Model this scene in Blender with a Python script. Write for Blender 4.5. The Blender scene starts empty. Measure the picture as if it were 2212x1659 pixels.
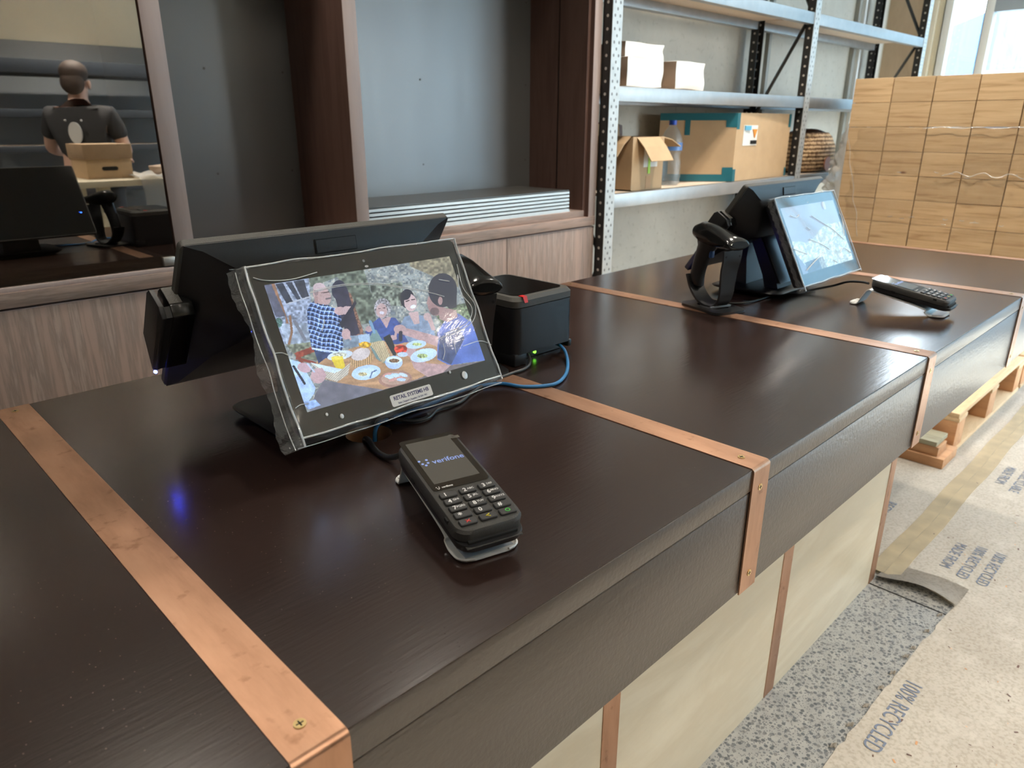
import bpy, bmesh, math, random
import numpy as np
from mathutils import Vector, Matrix

PI = math.pi
SC = bpy.context.scene
COL = SC.collection
Z0 = 0.9                      # height of the counter top above the floor; measurements below are taken from the counter top

# ------------------------------------------------------------------ camera
cam_d = bpy.data.cameras.new('camera')
cam_d.sensor_fit = 'HORIZONTAL'; cam_d.sensor_width = 36.0
cam_d.lens = 1560.5 / 2212 * 36
cam_d.clip_start = 0.02; cam_d.clip_end = 200
cam_d.dof.use_dof = True; cam_d.dof.focus_distance = 1.08; cam_d.dof.aperture_fstop = 8.0
cam = bpy.data.objects.new('camera', cam_d); COL.objects.link(cam)
Rw = [[0.712130276, 0.236870261, -0.660880435], [-0.702047228, 0.239736548, -0.670563999], [-0.000399475, 0.941498204, 0.337017764]]
m4 = Matrix([Rw[0] + [0], Rw[1] + [0], Rw[2] + [0], [0, 0, 0, 1]])
m4.translation = Vector((0, 0, 0.45 + Z0))
cam.matrix_world = m4
SC.camera = cam

# ------------------------------------------------------------------ world, view
W = bpy.data.worlds.new('world'); SC.world = W; W.use_nodes = True
wn = W.node_tree.nodes; wl = W.node_tree.links
bg = wn['Background']
tc = wn.new('ShaderNodeTexCoord'); sep = wn.new('ShaderNodeSeparateXYZ'); rmp = wn.new('ShaderNodeValToRGB')
wl.new(tc.outputs['Generated'], sep.inputs[0]); wl.new(sep.outputs['Z'], rmp.inputs[0]); wl.new(rmp.outputs[0], bg.inputs[0])
rmp.color_ramp.elements[0].position = 0.0; rmp.color_ramp.elements[0].color = (0.62, 0.66, 0.66, 1)
rmp.color_ramp.elements[1].position = 0.6; rmp.color_ramp.elements[1].color = (0.62, 0.76, 0.95, 1)
e = rmp.color_ramp.elements.new(0.08); e.color = (0.92, 0.96, 1.0, 1)
bg.inputs[1].default_value = 7.0
SC.view_settings.view_transform = 'Standard'; SC.view_settings.look = 'None'
SC.view_settings.gamma = 1.0; SC.view_settings.exposure = 1.4
SC.view_settings.use_curve_mapping = False
cy = SC.cycles
cy.max_bounces = 10; cy.diffuse_bounces = 4; cy.glossy_bounces = 5; cy.transmission_bounces = 8; cy.transparent_max_bounces = 16
cy.sample_clamp_indirect = 6.0; cy.caustics_reflective = False; cy.caustics_refractive = False
cy.use_denoising = True
try: cy.denoiser = 'OPENIMAGEDENOISE'
except Exception: pass

def area(name, loc, size, rot, power, color=(1, 1, 1), portal=False, spread=PI):
    l = bpy.data.lights.new(name, 'AREA'); l.shape = 'RECTANGLE'; l.size, l.size_y = size
    l.energy = power; l.color = color; l.spread = spread
    o = bpy.data.objects.new(name, l); COL.objects.link(o)
    o.location = (loc[0], loc[1], loc[2] + Z0); o.rotation_euler = rot
    if portal: l.cycles.is_portal = True
    return o
sun_d = bpy.data.lights.new('sun', 'SUN'); sun_d.energy = 11.0; sun_d.angle = 0.01; sun_d.color = (1.0, 0.98, 0.93)
sun_o = bpy.data.objects.new('sun', sun_d); COL.objects.link(sun_o); sun_o.location = (12, 3, 9)
sun_o.rotation_euler = Vector((-1, -0.25, -1.15)).to_track_quat('-Z', 'Y').to_euler()
# portals of the two glazed openings (they only guide the sky light in)
area('window_portal', (7.0, -0.6, 0.6), (5.3, 2.9), (PI/2, 0, PI/2), 1, portal=True)
area('window_portal', (5.75, -3.35, 0.6), (2.0, 2.9), (PI/2, 0, 0), 1, portal=True)

# ------------------------------------------------------------------ node helpers
def new_mat(name):
    m = bpy.data.materials.new(name); m.use_nodes = True
    nt = m.node_tree; return m, nt, nt.nodes['Principled BSDF']
def N(nt, t, **kw):
    n = nt.nodes.new(t)
    for k, v in kw.items(): setattr(n, k, v)
    return n
def coords(nt, scale=(1, 1, 1), rot=(0, 0, 0), which='Object', rand=0.0):
    t = N(nt, 'ShaderNodeTexCoord'); mp = N(nt, 'ShaderNodeMapping')
    mp.inputs['Scale'].default_value = scale; mp.inputs['Rotation'].default_value = rot
    nt.links.new(t.outputs[which], mp.inputs[0])
    if rand:
        oi = N(nt, 'ShaderNodeObjectInfo'); mu = N(nt, 'ShaderNodeMath', operation='MULTIPLY'); mu.inputs[1].default_value = rand
        nt.links.new(oi.outputs['Random'], mu.inputs[0]); cmb = N(nt, 'ShaderNodeCombineXYZ')
        for i in range(3): nt.links.new(mu.outputs[0], cmb.inputs[i])
        nt.links.new(cmb.outputs[0], mp.inputs['Location'])
    return mp.outputs[0]
def noise(nt, vec, scale=5, detail=4, rough=0.5, dist=0.0):
    n = N(nt, 'ShaderNodeTexNoise'); n.inputs['Scale'].default_value = scale; n.inputs['Detail'].default_value = detail
    n.inputs['Roughness'].default_value = rough; n.inputs['Distortion'].default_value = dist
    nt.links.new(vec, n.inputs['Vector']); return n.outputs[0]
def ramp(nt, fac, stops):
    r = N(nt, 'ShaderNodeValToRGB'); cr = r.color_ramp
    while len(cr.elements) < len(stops): cr.elements.new(0.5)
    for el, (p, c) in zip(cr.elements, stops):
        el.position = p; el.color = (*c, 1) if len(c) == 3 else c
    nt.links.new(fac, r.inputs[0]); return r.outputs[0]
def bump(nt, b, h, strength=0.1, dist=0.01):
    n = N(nt, 'ShaderNodeBump'); n.inputs['Strength'].default_value = strength; n.inputs['Distance'].default_value = dist
    nt.links.new(h, n.inputs['Height']); nt.links.new(n.outputs[0], b.inputs['Normal']); return n
def mixc(nt, fac, a, b, mode='MIX'):
    n = N(nt, 'ShaderNodeMix', data_type='RGBA', blend_type=mode)
    for s, v in ((0, fac), (6, a), (7, b)):
        if isinstance(v, (int, float)): n.inputs[s].default_value = v
        elif isinstance(v, tuple): n.inputs[s].default_value = (*v, 1)
        else: nt.links.new(v, n.inputs[s])
    return n.outputs[2]
MATS = {}
def plain(name, col, rough=0.5, metal=0.0, spec=0.5, grain=0.0, gscale=400, coat=0.0, emit=None, estr=0.0, vary=0.0):
    if name in MATS: return MATS[name]
    m, nt, b = new_mat(name)
    b.inputs['Base Color'].default_value = (*col, 1); b.inputs['Roughness'].default_value = rough
    b.inputs['Metallic'].default_value = metal; b.inputs['Specular IOR Level'].default_value = spec
    b.inputs['Coat Weight'].default_value = coat
    v = coords(nt)
    if vary:
        c = ramp(nt, noise(nt, v, 14, 5), [(0.3, tuple(x * (1 - vary) for x in col)), (0.7, tuple(min(1, x * (1 + vary)) for x in col))])
        nt.links.new(c, b.inputs['Base Color'])
    if grain: bump(nt, b, noise(nt, v, gscale, 2), grain, 0.002)
    if emit: b.inputs['Emission Color'].default_value = (*emit, 1); b.inputs['Emission Strength'].default_value = estr
    MATS[name] = m; return m
def wood(name, stops, scale=(1, 1, 1), rough=0.45, nscale=6, bmp=0.05, rand=0.0, dist=0.6, spec=0.4, rvar=0.0):
    m, nt, b = new_mat(name); v = coords(nt, scale, rand=rand)
    n1 = noise(nt, v, nscale, 8, 0.6, dist); n2 = noise(nt, v, nscale * 5, 6, 0.7)
    mx = N(nt, 'ShaderNodeMath', operation='MULTIPLY_ADD'); mx.inputs[1].default_value = 0.28
    nt.links.new(n2, mx.inputs[0]); nt.links.new(n1, mx.inputs[2])
    c = ramp(nt, mx.outputs[0], stops)
    if rvar:
        oi = N(nt, 'ShaderNodeObjectInfo'); mr = N(nt, 'ShaderNodeMapRange'); mr.inputs[3].default_value = 1 - rvar; mr.inputs[4].default_value = 1 + rvar
        nt.links.new(oi.outputs['Random'], mr.inputs[0]); hs = N(nt, 'ShaderNodeHueSaturation'); nt.links.new(mr.outputs[0], hs.inputs['Value']); nt.links.new(c, hs.inputs['Color']); c = hs.outputs[0]
    nt.links.new(c, b.inputs['Base Color']); b.inputs['Roughness'].default_value = rough; b.inputs['Specular IOR Level'].default_value = spec
    if bmp: bump(nt, b, mx.outputs[0], bmp, 0.003)
    MATS[name] = m; return m

# --- lacquered countertop: dark brown, glossy, fine brush grain and dust specks
def lacquer(name, c1, c2, rough, b_big, b_fine, specks=True, axis=(3, 30, 30)):
    m, nt, b = new_mat(name); v = coords(nt)
    cl = noise(nt, coords(nt, (0.5, 2.2, 2.2)), 2.0, 2); base = ramp(nt, cl, [(0.3, c1), (0.7, c2)])
    g = noise(nt, coords(nt, axis), 6, 4, 0.6)
    fine = noise(nt, v, 170, 2)
    if specks:
        vo = N(nt, 'ShaderNodeTexVoronoi'); vo.inputs['Scale'].default_value = 120; nt.links.new(v, vo.inputs['Vector'])
        sp = ramp(nt, vo.outputs['Distance'], [(0.045, (1, 1, 1)), (0.075, (0, 0, 0))])
        msk = ramp(nt, noise(nt, v, 5, 3), [(0.35, (0, 0, 0)), (0.75, (1, 1, 1))])
        mm = mixc(nt, 1.0, sp, msk, 'MULTIPLY')
        base = mixc(nt, mm, base, (0.30, 0.24, 0.20))
    nt.links.new(base, b.inputs['Base Color']); b.inputs['Specular IOR Level'].default_value = 1.0
    rr = ramp(nt, noise(nt, coords(nt, (0.6, 3, 3)), 2, 2, 0.5), [(0.3, (rough * 0.92,) * 3), (0.75, (rough * 1.1,) * 3)])
    nt.links.new(rr, b.inputs['Roughness'])
    mx = N(nt, 'ShaderNodeMath', operation='MULTIPLY_ADD'); mx.inputs[1].default_value = b_fine
    nt.links.new(fine, mx.inputs[0]); nt.links.new(g, mx.inputs[2])
    bump(nt, b, mx.outputs[0], b_big, 0.002)
    MATS[name] = m; return m
M_TOP = lacquer('counter_lacquer', (0.022, 0.012, 0.010), (0.036, 0.020, 0.016), 0.21, 0.07, 0.25)
M_FASCIA = lacquer('fascia_lacquer', (0.042, 0.029, 0.021), (0.060, 0.043, 0.031), 0.33, 0.35, 0.8, False, (2, 20, 14))

def copper(name):
    m, nt, b = new_mat(name); v = coords(nt)
    c = ramp(nt, noise(nt, coords(nt, (8, 1.6, 1.6)), 4, 6, 0.6), [(0.25, (0.36, 0.19, 0.115)), (0.5, (0.48, 0.27, 0.17)), (0.8, (0.56, 0.33, 0.215))])
    st = ramp(nt, noise(nt, v, 45, 4), [(0.62, (1, 1, 1)), (0.72, (0.72, 0.66, 0.62))])
    nt.links.new(mixc(nt, 1.0, c, st, 'MULTIPLY'), b.inputs['Base Color']); b.inputs['Metallic'].default_value = 0.85
    nt.links.new(ramp(nt, noise(nt, v, 9, 5), [(0.3, (0.3,) * 3), (0.7, (0.46,) * 3)]), b.inputs['Roughness'])
    bump(nt, b, noise(nt, coords(nt, (60, 4, 4)), 5, 3), 0.06, 0.002)
    MATS[name] = m; return m
M_COPPER = copper('copper')
M_PLY = wood('pale_plywood', [(0.30, (0.49, 0.42, 0.31)), (0.45, (0.64, 0.575, 0.44)), (0.6, (0.60, 0.53, 0.395)), (0.75, (0.68, 0.62, 0.485))], (0.55, 0.9, 2.4), 0.32, 1.7, 0.0, dist=1.8)
WAL = [(0.34, (0.19, 0.135, 0.11)), (0.46, (0.36, 0.25, 0.205)), (0.54, (0.44, 0.335, 0.285)), (0.62, (0.29, 0.22, 0.19)), (0.72, (0.42, 0.30, 0.25))]
M_WALV = wood('walnut_vertical_grain', WAL, (16, 16, 0.8), 0.5, 2.6, 0.04)
M_WALH = wood('walnut_horizontal_grain', WAL, (0.9, 10, 14), 0.5, 2.2, 0.04)
M_WALS = wood('shaded_walnut_board', [(0.3, (0.085, 0.044, 0.034)), (0.6, (0.145, 0.083, 0.066)), (0.8, (0.11, 0.060, 0.048))], (14, 9, 0.8), 0.5, 2.2, 0.03)  # darker laminate, with part of the side faces' shade in its tone
M_WALE = wood('walnut_edge', [(0.3, (0.40, 0.31, 0.28)), (0.7, (0.52, 0.42, 0.39))], (8, 8, 0.7), 0.5, 2.2, 0.02)
def black_panel():
    m, nt, b = new_mat('black_back_panel'); v = coords(nt)
    b.inputs['Base Color'].default_value = (0.065, 0.065, 0.063, 1); b.inputs['Coat Weight'].default_value = 1.0; b.inputs['Coat Roughness'].default_value = 0.30
    nt.links.new(ramp(nt, noise(nt, coords(nt, (3, 3, .4)), 3, 4), [(0.3, (0.36,) * 3), (0.7, (0.44,) * 3)]), b.inputs['Roughness'])
    b.inputs['Specular IOR Level'].default_value = 0.9; MATS['bp'] = m; return m
M_BACK = black_panel()
M_ALU = plain('anodised_aluminium', (0.60, 0.58, 0.54), 0.42, 0.9)
def galv():
    m, nt, b = new_mat('galvanised_steel'); v = coords(nt)
    nt.links.new(ramp(nt, noise(nt, v, 18, 5), [(0.2, (0.36, 0.37, 0.375)), (0.8, (0.44, 0.445, 0.445))]), b.inputs['Base Color'])
    b.inputs['Metallic'].default_value = 0.75; b.inputs['Roughness'].default_value = 0.42; MATS['galv'] = m; return m
M_GALV = galv()
def keyhole():
    m, nt, b = new_mat('slotted_galvanised_steel'); t = N(nt, 'ShaderNodeTexCoord'); s = N(nt, 'ShaderNodeSeparateXYZ'); nt.links.new(t.outputs['Object'], s.inputs[0])
    # staggered oval slots: two columns, pitch 50 mm
    def math_(op, a, bb=None, c=None):
        n = N(nt, 'ShaderNodeMath', operation=op)
        for i, q in enumerate((a, bb, c)):
            if q is None: continue
            if isinstance(q, (int, float)): n.inputs[i].default_value = q
            else: nt.links.new(q, n.inputs[i])
        return n.outputs[0]
    z = math_('FRACT', math_('DIVIDE', math_('ADD', s.outputs['Z'], 10.0), 0.05))
    z2 = math_('FRACT', math_('ADD', z, 0.5))
    def slot(xc, zz):
        dx = math_('DIVIDE', math_('SUBTRACT', s.outputs['X'], xc), 0.0052)
        dz = math_('DIVIDE', math_('SUBTRACT', zz, 0.5), 0.13)
        d = math_('ADD', math_('MULTIPLY', dx, dx), math_('MULTIPLY', dz, dz))
        return math_('LESS_THAN', d, 1.0)
    f = math_('MAXIMUM', slot(0.016, z), slot(0.049, z)); f = math_('MAXIMUM', f, slot(0.0325, z2))
    c = ramp(nt, noise(nt, t.outputs['Object'], 18, 5), [(0.3, (0.50, 0.51, 0.50)), (0.7, (0.60, 0.60, 0.585))])
    nt.links.new(mixc(nt, f, c, (0.16, 0.16, 0.16)), b.inputs['Base Color'])
    mt = math_('MULTIPLY', math_('SUBTRACT', 1.0, f), 0.45); nt.links.new(mt, b.inputs['Metallic'])
    b.inputs['Roughness'].default_value = 0.45; return m
M_SLOT = keyhole()
M_BLKPOW = plain('black_powder_coat', (0.018, 0.018, 0.018), 0.45)
M_BOARD = wood('particle_board', [(0.3, (0.62, 0.50, 0.39)), (0.7, (0.74, 0.62, 0.50))], (30, 30, 30), 0.7, 4, 0.02)
def concrete(name, c1, c2, s=2.2):
    m, nt, b = new_mat(name); v = coords(nt)
    a = noise(nt, v, s, 8, 0.65, 0.5); d = noise(nt, v, s * 14, 5)
    c = ramp(nt, a, [(0.3, c1), (0.7, c2)])
    sp = ramp(nt, d, [(0.30, (0.82, 0.82, 0.80)), (0.42, (1, 1, 1))])
    nt.links.new(mixc(nt, 1.0, c, sp, 'MULTIPLY'), b.inputs['Base Color']); b.inputs['Roughness'].default_value = 0.55
    bump(nt, b, d, 0.08, 0.004); return m
M_CONC = concrete('cast_concrete', (0.50, 0.485, 0.43), (0.64, 0.62, 0.55))
def terrazzo():
    m, nt, b = new_mat('polished_aggregate_floor'); v = coords(nt)
    vo = N(nt, 'ShaderNodeTexVoronoi'); vo.inputs['Scale'].default_value = 85; vo.inputs['Randomness'].default_value = 1.0; nt.links.new(v, vo.inputs['Vector'])
    vo2 = N(nt, 'ShaderNodeTexVoronoi'); vo2.inputs['Scale'].default_value = 190; nt.links.new(v, vo2.inputs['Vector'])
    cement = ramp(nt, noise(nt, v, 30, 5), [(0.3, (0.27, 0.275, 0.27)), (0.7, (0.36, 0.36, 0.345))])
    st = ramp(nt, vo.outputs['Color'], [(0.0, (0.07, 0.08, 0.09)), (0.5, (0.13, 0.14, 0.15)), (1.0, (0.22, 0.22, 0.21))])
    k1 = ramp(nt, vo.outputs['Distance'], [(0.36, (1, 1, 1)), (0.42, (0, 0, 0))])
    k2 = ramp(nt, vo2.outputs['Distance'], [(0.26, (1, 1, 1)), (0.32, (0, 0, 0))])
    c = mixc(nt, k1, cement, st); c = mixc(nt, k2, c, (0.115, 0.125, 0.14))
    nt.links.new(c, b.inputs['Base Color']); b.inputs['Roughness'].default_value = 0.38; return m
M_TERR = terrazzo()
def paper():
    m, nt, b = new_mat('builders_floor_paper'); v = coords(nt)
    c = ramp(nt, noise(nt, v, 3, 6, 0.6), [(0.3, (0.41, 0.37, 0.315)), (0.7, (0.50, 0.46, 0.40))])
    f = ramp(nt, noise(nt, v, 120, 4), [(0.35, (0.80, 0.78, 0.75)), (0.55, (1, 1, 1))])
    du = ramp(nt, noise(nt, v, 7, 6, 0.7), [(0.52, (0, 0, 0)), (0.7, (0.5, 0.5, 0.5))])
    c = mixc(nt, 1.0, c, f, 'MULTIPLY'); c = mixc(nt, du, c, (0.62, 0.58, 0.52))
    nt.links.new(c, b.inputs['Base Color']); b.inputs['Roughness'].default_value = 0.7; bump(nt, b, noise(nt, v, 60, 4), 0.12, 0.004); return m
M_PAPER = paper()
M_TAPE = plain('masking_tape', (0.66, 0.57, 0.40), 0.5, vary=0.12)
M_INK = plain('grey_blue_ink', (0.16, 0.19, 0.26), 0.6)
M_PLASTIC = plain('black_abs_plastic', (0.012, 0.012, 0.013), 0.42, grain=0.15, gscale=1500)
M_PLASTIC_TOP = plain('charcoal_textured_plastic', (0.075, 0.072, 0.064), 0.48, grain=0.35, gscale=900)
M_PLASTIC_G = plain('gloss_black_plastic', (0.006, 0.006, 0.006), 0.16)
M_PLASTIC_S = plain('satin_black_plastic', (0.014, 0.014, 0.015), 0.36)
M_GLASSBLK = plain('black_display_glass', (0.006, 0.006, 0.006), 0.05, spec=0.7)
M_SILVER = plain('silver_plastic', (0.20, 0.215, 0.235), 0.35, 0.5)
M_WHITEP = plain('white_plastic', (0.74, 0.74, 0.72), 0.25)
M_TERM = plain('speckled_dark_plastic', (0.040, 0.038, 0.034), 0.42, grain=0.5, gscale=1400)
M_KEY = plain('rubber_key', (0.022, 0.022, 0.023), 0.5)
M_KEYTXT = plain('white_print', (0.75, 0.75, 0.75), 0.5)
M_RED = plain('red_print', (0.8, 0.06, 0.05), 0.5); M_YEL = plain('yellow_print', (0.85, 0.70, 0.03), 0.5); M_GRN = plain('green_print', (0.10, 0.62, 0.10), 0.5)
M_REDTAPE = plain('red_tape', (0.75, 0.02, 0.02), 0.4)
M_BLUECAB = plain('blue_cable_sheath', (0.035, 0.20, 0.46), 0.4); M_BLKCAB = plain('black_cable_sheath', (0.010, 0.010, 0.010), 0.4); M_GRYCAB = plain('grey_cable_sheath', (0.045, 0.045, 0.045), 0.35)
M_BRASS = plain('brass', (0.72, 0.55, 0.26), 0.3, 1.0)
M_LEDB = plain('blue_indicator', (0.0, 0.02, 0.3), 0.4, emit=(0.02, 0.10, 1.0), estr=7.0)
M_LEDN = plain('bright_blue_indicator', (0.0, 0.02, 0.3), 0.4, emit=(0.03, 0.06, 1.0), estr=70.0)
M_LEDG = plain('green_indicator', (0.0, 0.3, 0.0), 0.4, emit=(0.2, 0.9, 0.05), estr=1.2)
M_DARK = plain('dark_void', (0.004, 0.004, 0.004), 0.8)
M_CARD = plain('corrugated_cardboard', (0.52, 0.36, 0.21), 0.75, vary=0.05)
M_CARDIN = plain('brown_cardboard', (0.33, 0.22, 0.13), 0.8, vary=0.08)
M_TEAL = plain('teal_packing_tape', (0.02, 0.15, 0.19), 0.35)
M_LABEL = plain('paper_label', (0.78, 0.78, 0.74), 0.5)
M_WHITEBAG = plain('white_film', (0.88, 0.87, 0.84), 0.32); M_KRAFT = plain('brown_kraft_film', (0.33, 0.25, 0.19), 0.45, vary=0.1)
M_LIME = plain('lime_tape', (0.45, 0.80, 0.10), 0.5)
M_PINE = wood('sawn_pine', [(0.3, (0.56, 0.37, 0.20)), (0.6, (0.70, 0.51, 0.31)), (0.8, (0.60, 0.41, 0.23))], (1.5, 9, 9), 0.65, 3, 0.05, rand=20, rvar=0.12)
M_PINEO = wood('orange_pine', [(0.3, (0.42, 0.20, 0.095)), (0.7, (0.60, 0.33, 0.17))], (8, 1.5, 8), 0.65, 3, 0.05, rand=20, rvar=0.1)
M_PINEG = wood('weathered_pine', [(0.3, (0.26, 0.23, 0.15)), (0.7, (0.42, 0.39, 0.28))], (8, 1.5, 8), 0.7, 3, 0.05)
def pine_end():
    m, nt, b = new_mat('pine_crate_board')
    v = coords(nt, (1, 1.4, 26), rand=30)
    a = noise(nt, v, 1.9, 6, 0.55, 1.2); c = ramp(nt, a, [(0.28, (0.43, 0.27, 0.14)), (0.45, (0.60, 0.42, 0.24)), (0.7, (0.68, 0.50, 0.30))])
    v2 = coords(nt, (1, 1, 2.6), rand=30)
    vo = N(nt, 'ShaderNodeTexVoronoi'); vo.inputs['Scale'].default_value = 2.6; nt.links.new(v2, vo.inputs['Vector'])
    k = ramp(nt, vo.outputs['Distance'], [(0.035, (1, 1, 1)), (0.07, (0, 0, 0))])
    c = mixc(nt, k, c, (0.22, 0.09, 0.04))
    oi = N(nt, 'ShaderNodeObjectInfo'); mr = N(nt, 'ShaderNodeMapRange'); mr.inputs[3].default_value = 0.86; mr.inputs[4].default_value = 1.12
    nt.links.new(oi.outputs['Random'], mr.inputs[0]); hs = N(nt, 'ShaderNodeHueSaturation'); nt.links.new(mr.outputs[0], hs.inputs['Value']); nt.links.new(c, hs.inputs['Color'])
    nt.links.new(hs.outputs[0], b.inputs['Base Color']); b.inputs['Roughness'].default_value = 0.6; return m
M_CRATE = pine_end()
def clear(name, tint=(1, 1, 1), refl=0.06, haze=0.0, rough=0.03, bmp=0.0, bs=25, fres=True):
    m = bpy.data.materials.new(name); m.use_nodes = True; nt = m.node_tree; nt.nodes.clear()
    out = N(nt, 'ShaderNodeOutputMaterial'); tr = N(nt, 'ShaderNodeBsdfTransparent'); tr.inputs[0].default_value = (*tint, 1)
    gl = N(nt, 'ShaderNodeBsdfGlossy'); gl.inputs['Roughness'].default_value = rough; gl.inputs[0].default_value = (1, 1, 1, 1)
    mx = N(nt, 'ShaderNodeMixShader'); nt.links.new(tr.outputs[0], mx.inputs[1]); nt.links.new(gl.outputs[0], mx.inputs[2])
    nrm = None
    if bmp:
        bn = N(nt, 'ShaderNodeBump'); bn.inputs['Strength'].default_value = bmp; bn.inputs['Distance'].default_value = 0.01
        nt.links.new(noise(nt, coords(nt), bs, 5, 0.6, 1.0), bn.inputs['Height']); nrm = bn.outputs[0]; nt.links.new(nrm, gl.inputs['Normal'])
    if fres:
        fr = N(nt, 'ShaderNodeLayerWeight'); fr.inputs[0].default_value = 0.5
        if nrm: nt.links.new(nrm, fr.inputs['Normal'])
        pw = N(nt, 'ShaderNodeMath', operation='POWER'); pw.inputs[1].default_value = 5.0; nt.links.new(fr.outputs['Facing'], pw.inputs[0])
        ad = N(nt, 'ShaderNodeMath', operation='MULTIPLY_ADD'); ad.use_clamp = True; ad.inputs[1].default_value = 0.95 - refl; ad.inputs[2].default_value = refl + 0.04; nt.links.new(pw.outputs[0], ad.inputs[0]); nt.links.new(ad.outputs[0], mx.inputs[0])
    else: mx.inputs[0].default_value = refl
    last = mx.outputs[0]
    if haze:
        df = N(nt, 'ShaderNodeBsdfDiffuse'); df.inputs[0].default_value = (0.8, 0.82, 0.84, 1); m2 = N(nt, 'ShaderNodeMixShader'); m2.inputs[0].default_value = haze
        nt.links.new(last, m2.inputs[1]); nt.links.new(df.outputs[0], m2.inputs[2]); last = m2.outputs[0]
    nt.links.new(last, out.inputs[0]); MATS[name] = m; return m
M_CABGLASS = clear('tinted_cabinet_glass', (0.60, 0.58, 0.53), 0.36, fres=False, rough=0.0)
M_WINGLASS = clear('window_glass', (0.94, 0.97, 0.97), 0.02, rough=0.0)
M_FILM = clear('clear_plastic_film', (0.97, 0.98, 0.98), 0.08, 0.08, 0.07, 0.9, 30)
M_FILMF = clear('flat_plastic_film', (0.985, 0.985, 0.985), 0.0, 0.014, 0.06, 0.06, 5)
M_WRAP = clear('stretch_wrap', (0.97, 0.96, 0.94), 0.10, 0.30, 0.15, 1.0, 22)
M_WRAPF = clear('taut_stretch_wrap', (0.97, 0.96, 0.94), 0.0, 0.02, 0.12, 0.5, 14)
M_PET = clear('clear_bottle_plastic', (0.88, 0.92, 0.96), 0.05, 0.08, 0.05, 0.6, 40)
M_CREASE = clear('film_crease_glint', (1, 1, 1), 0.38, 0.34, 0.18, 0.3, 60)  # milky tone standing in for highlights along the film folds

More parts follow.
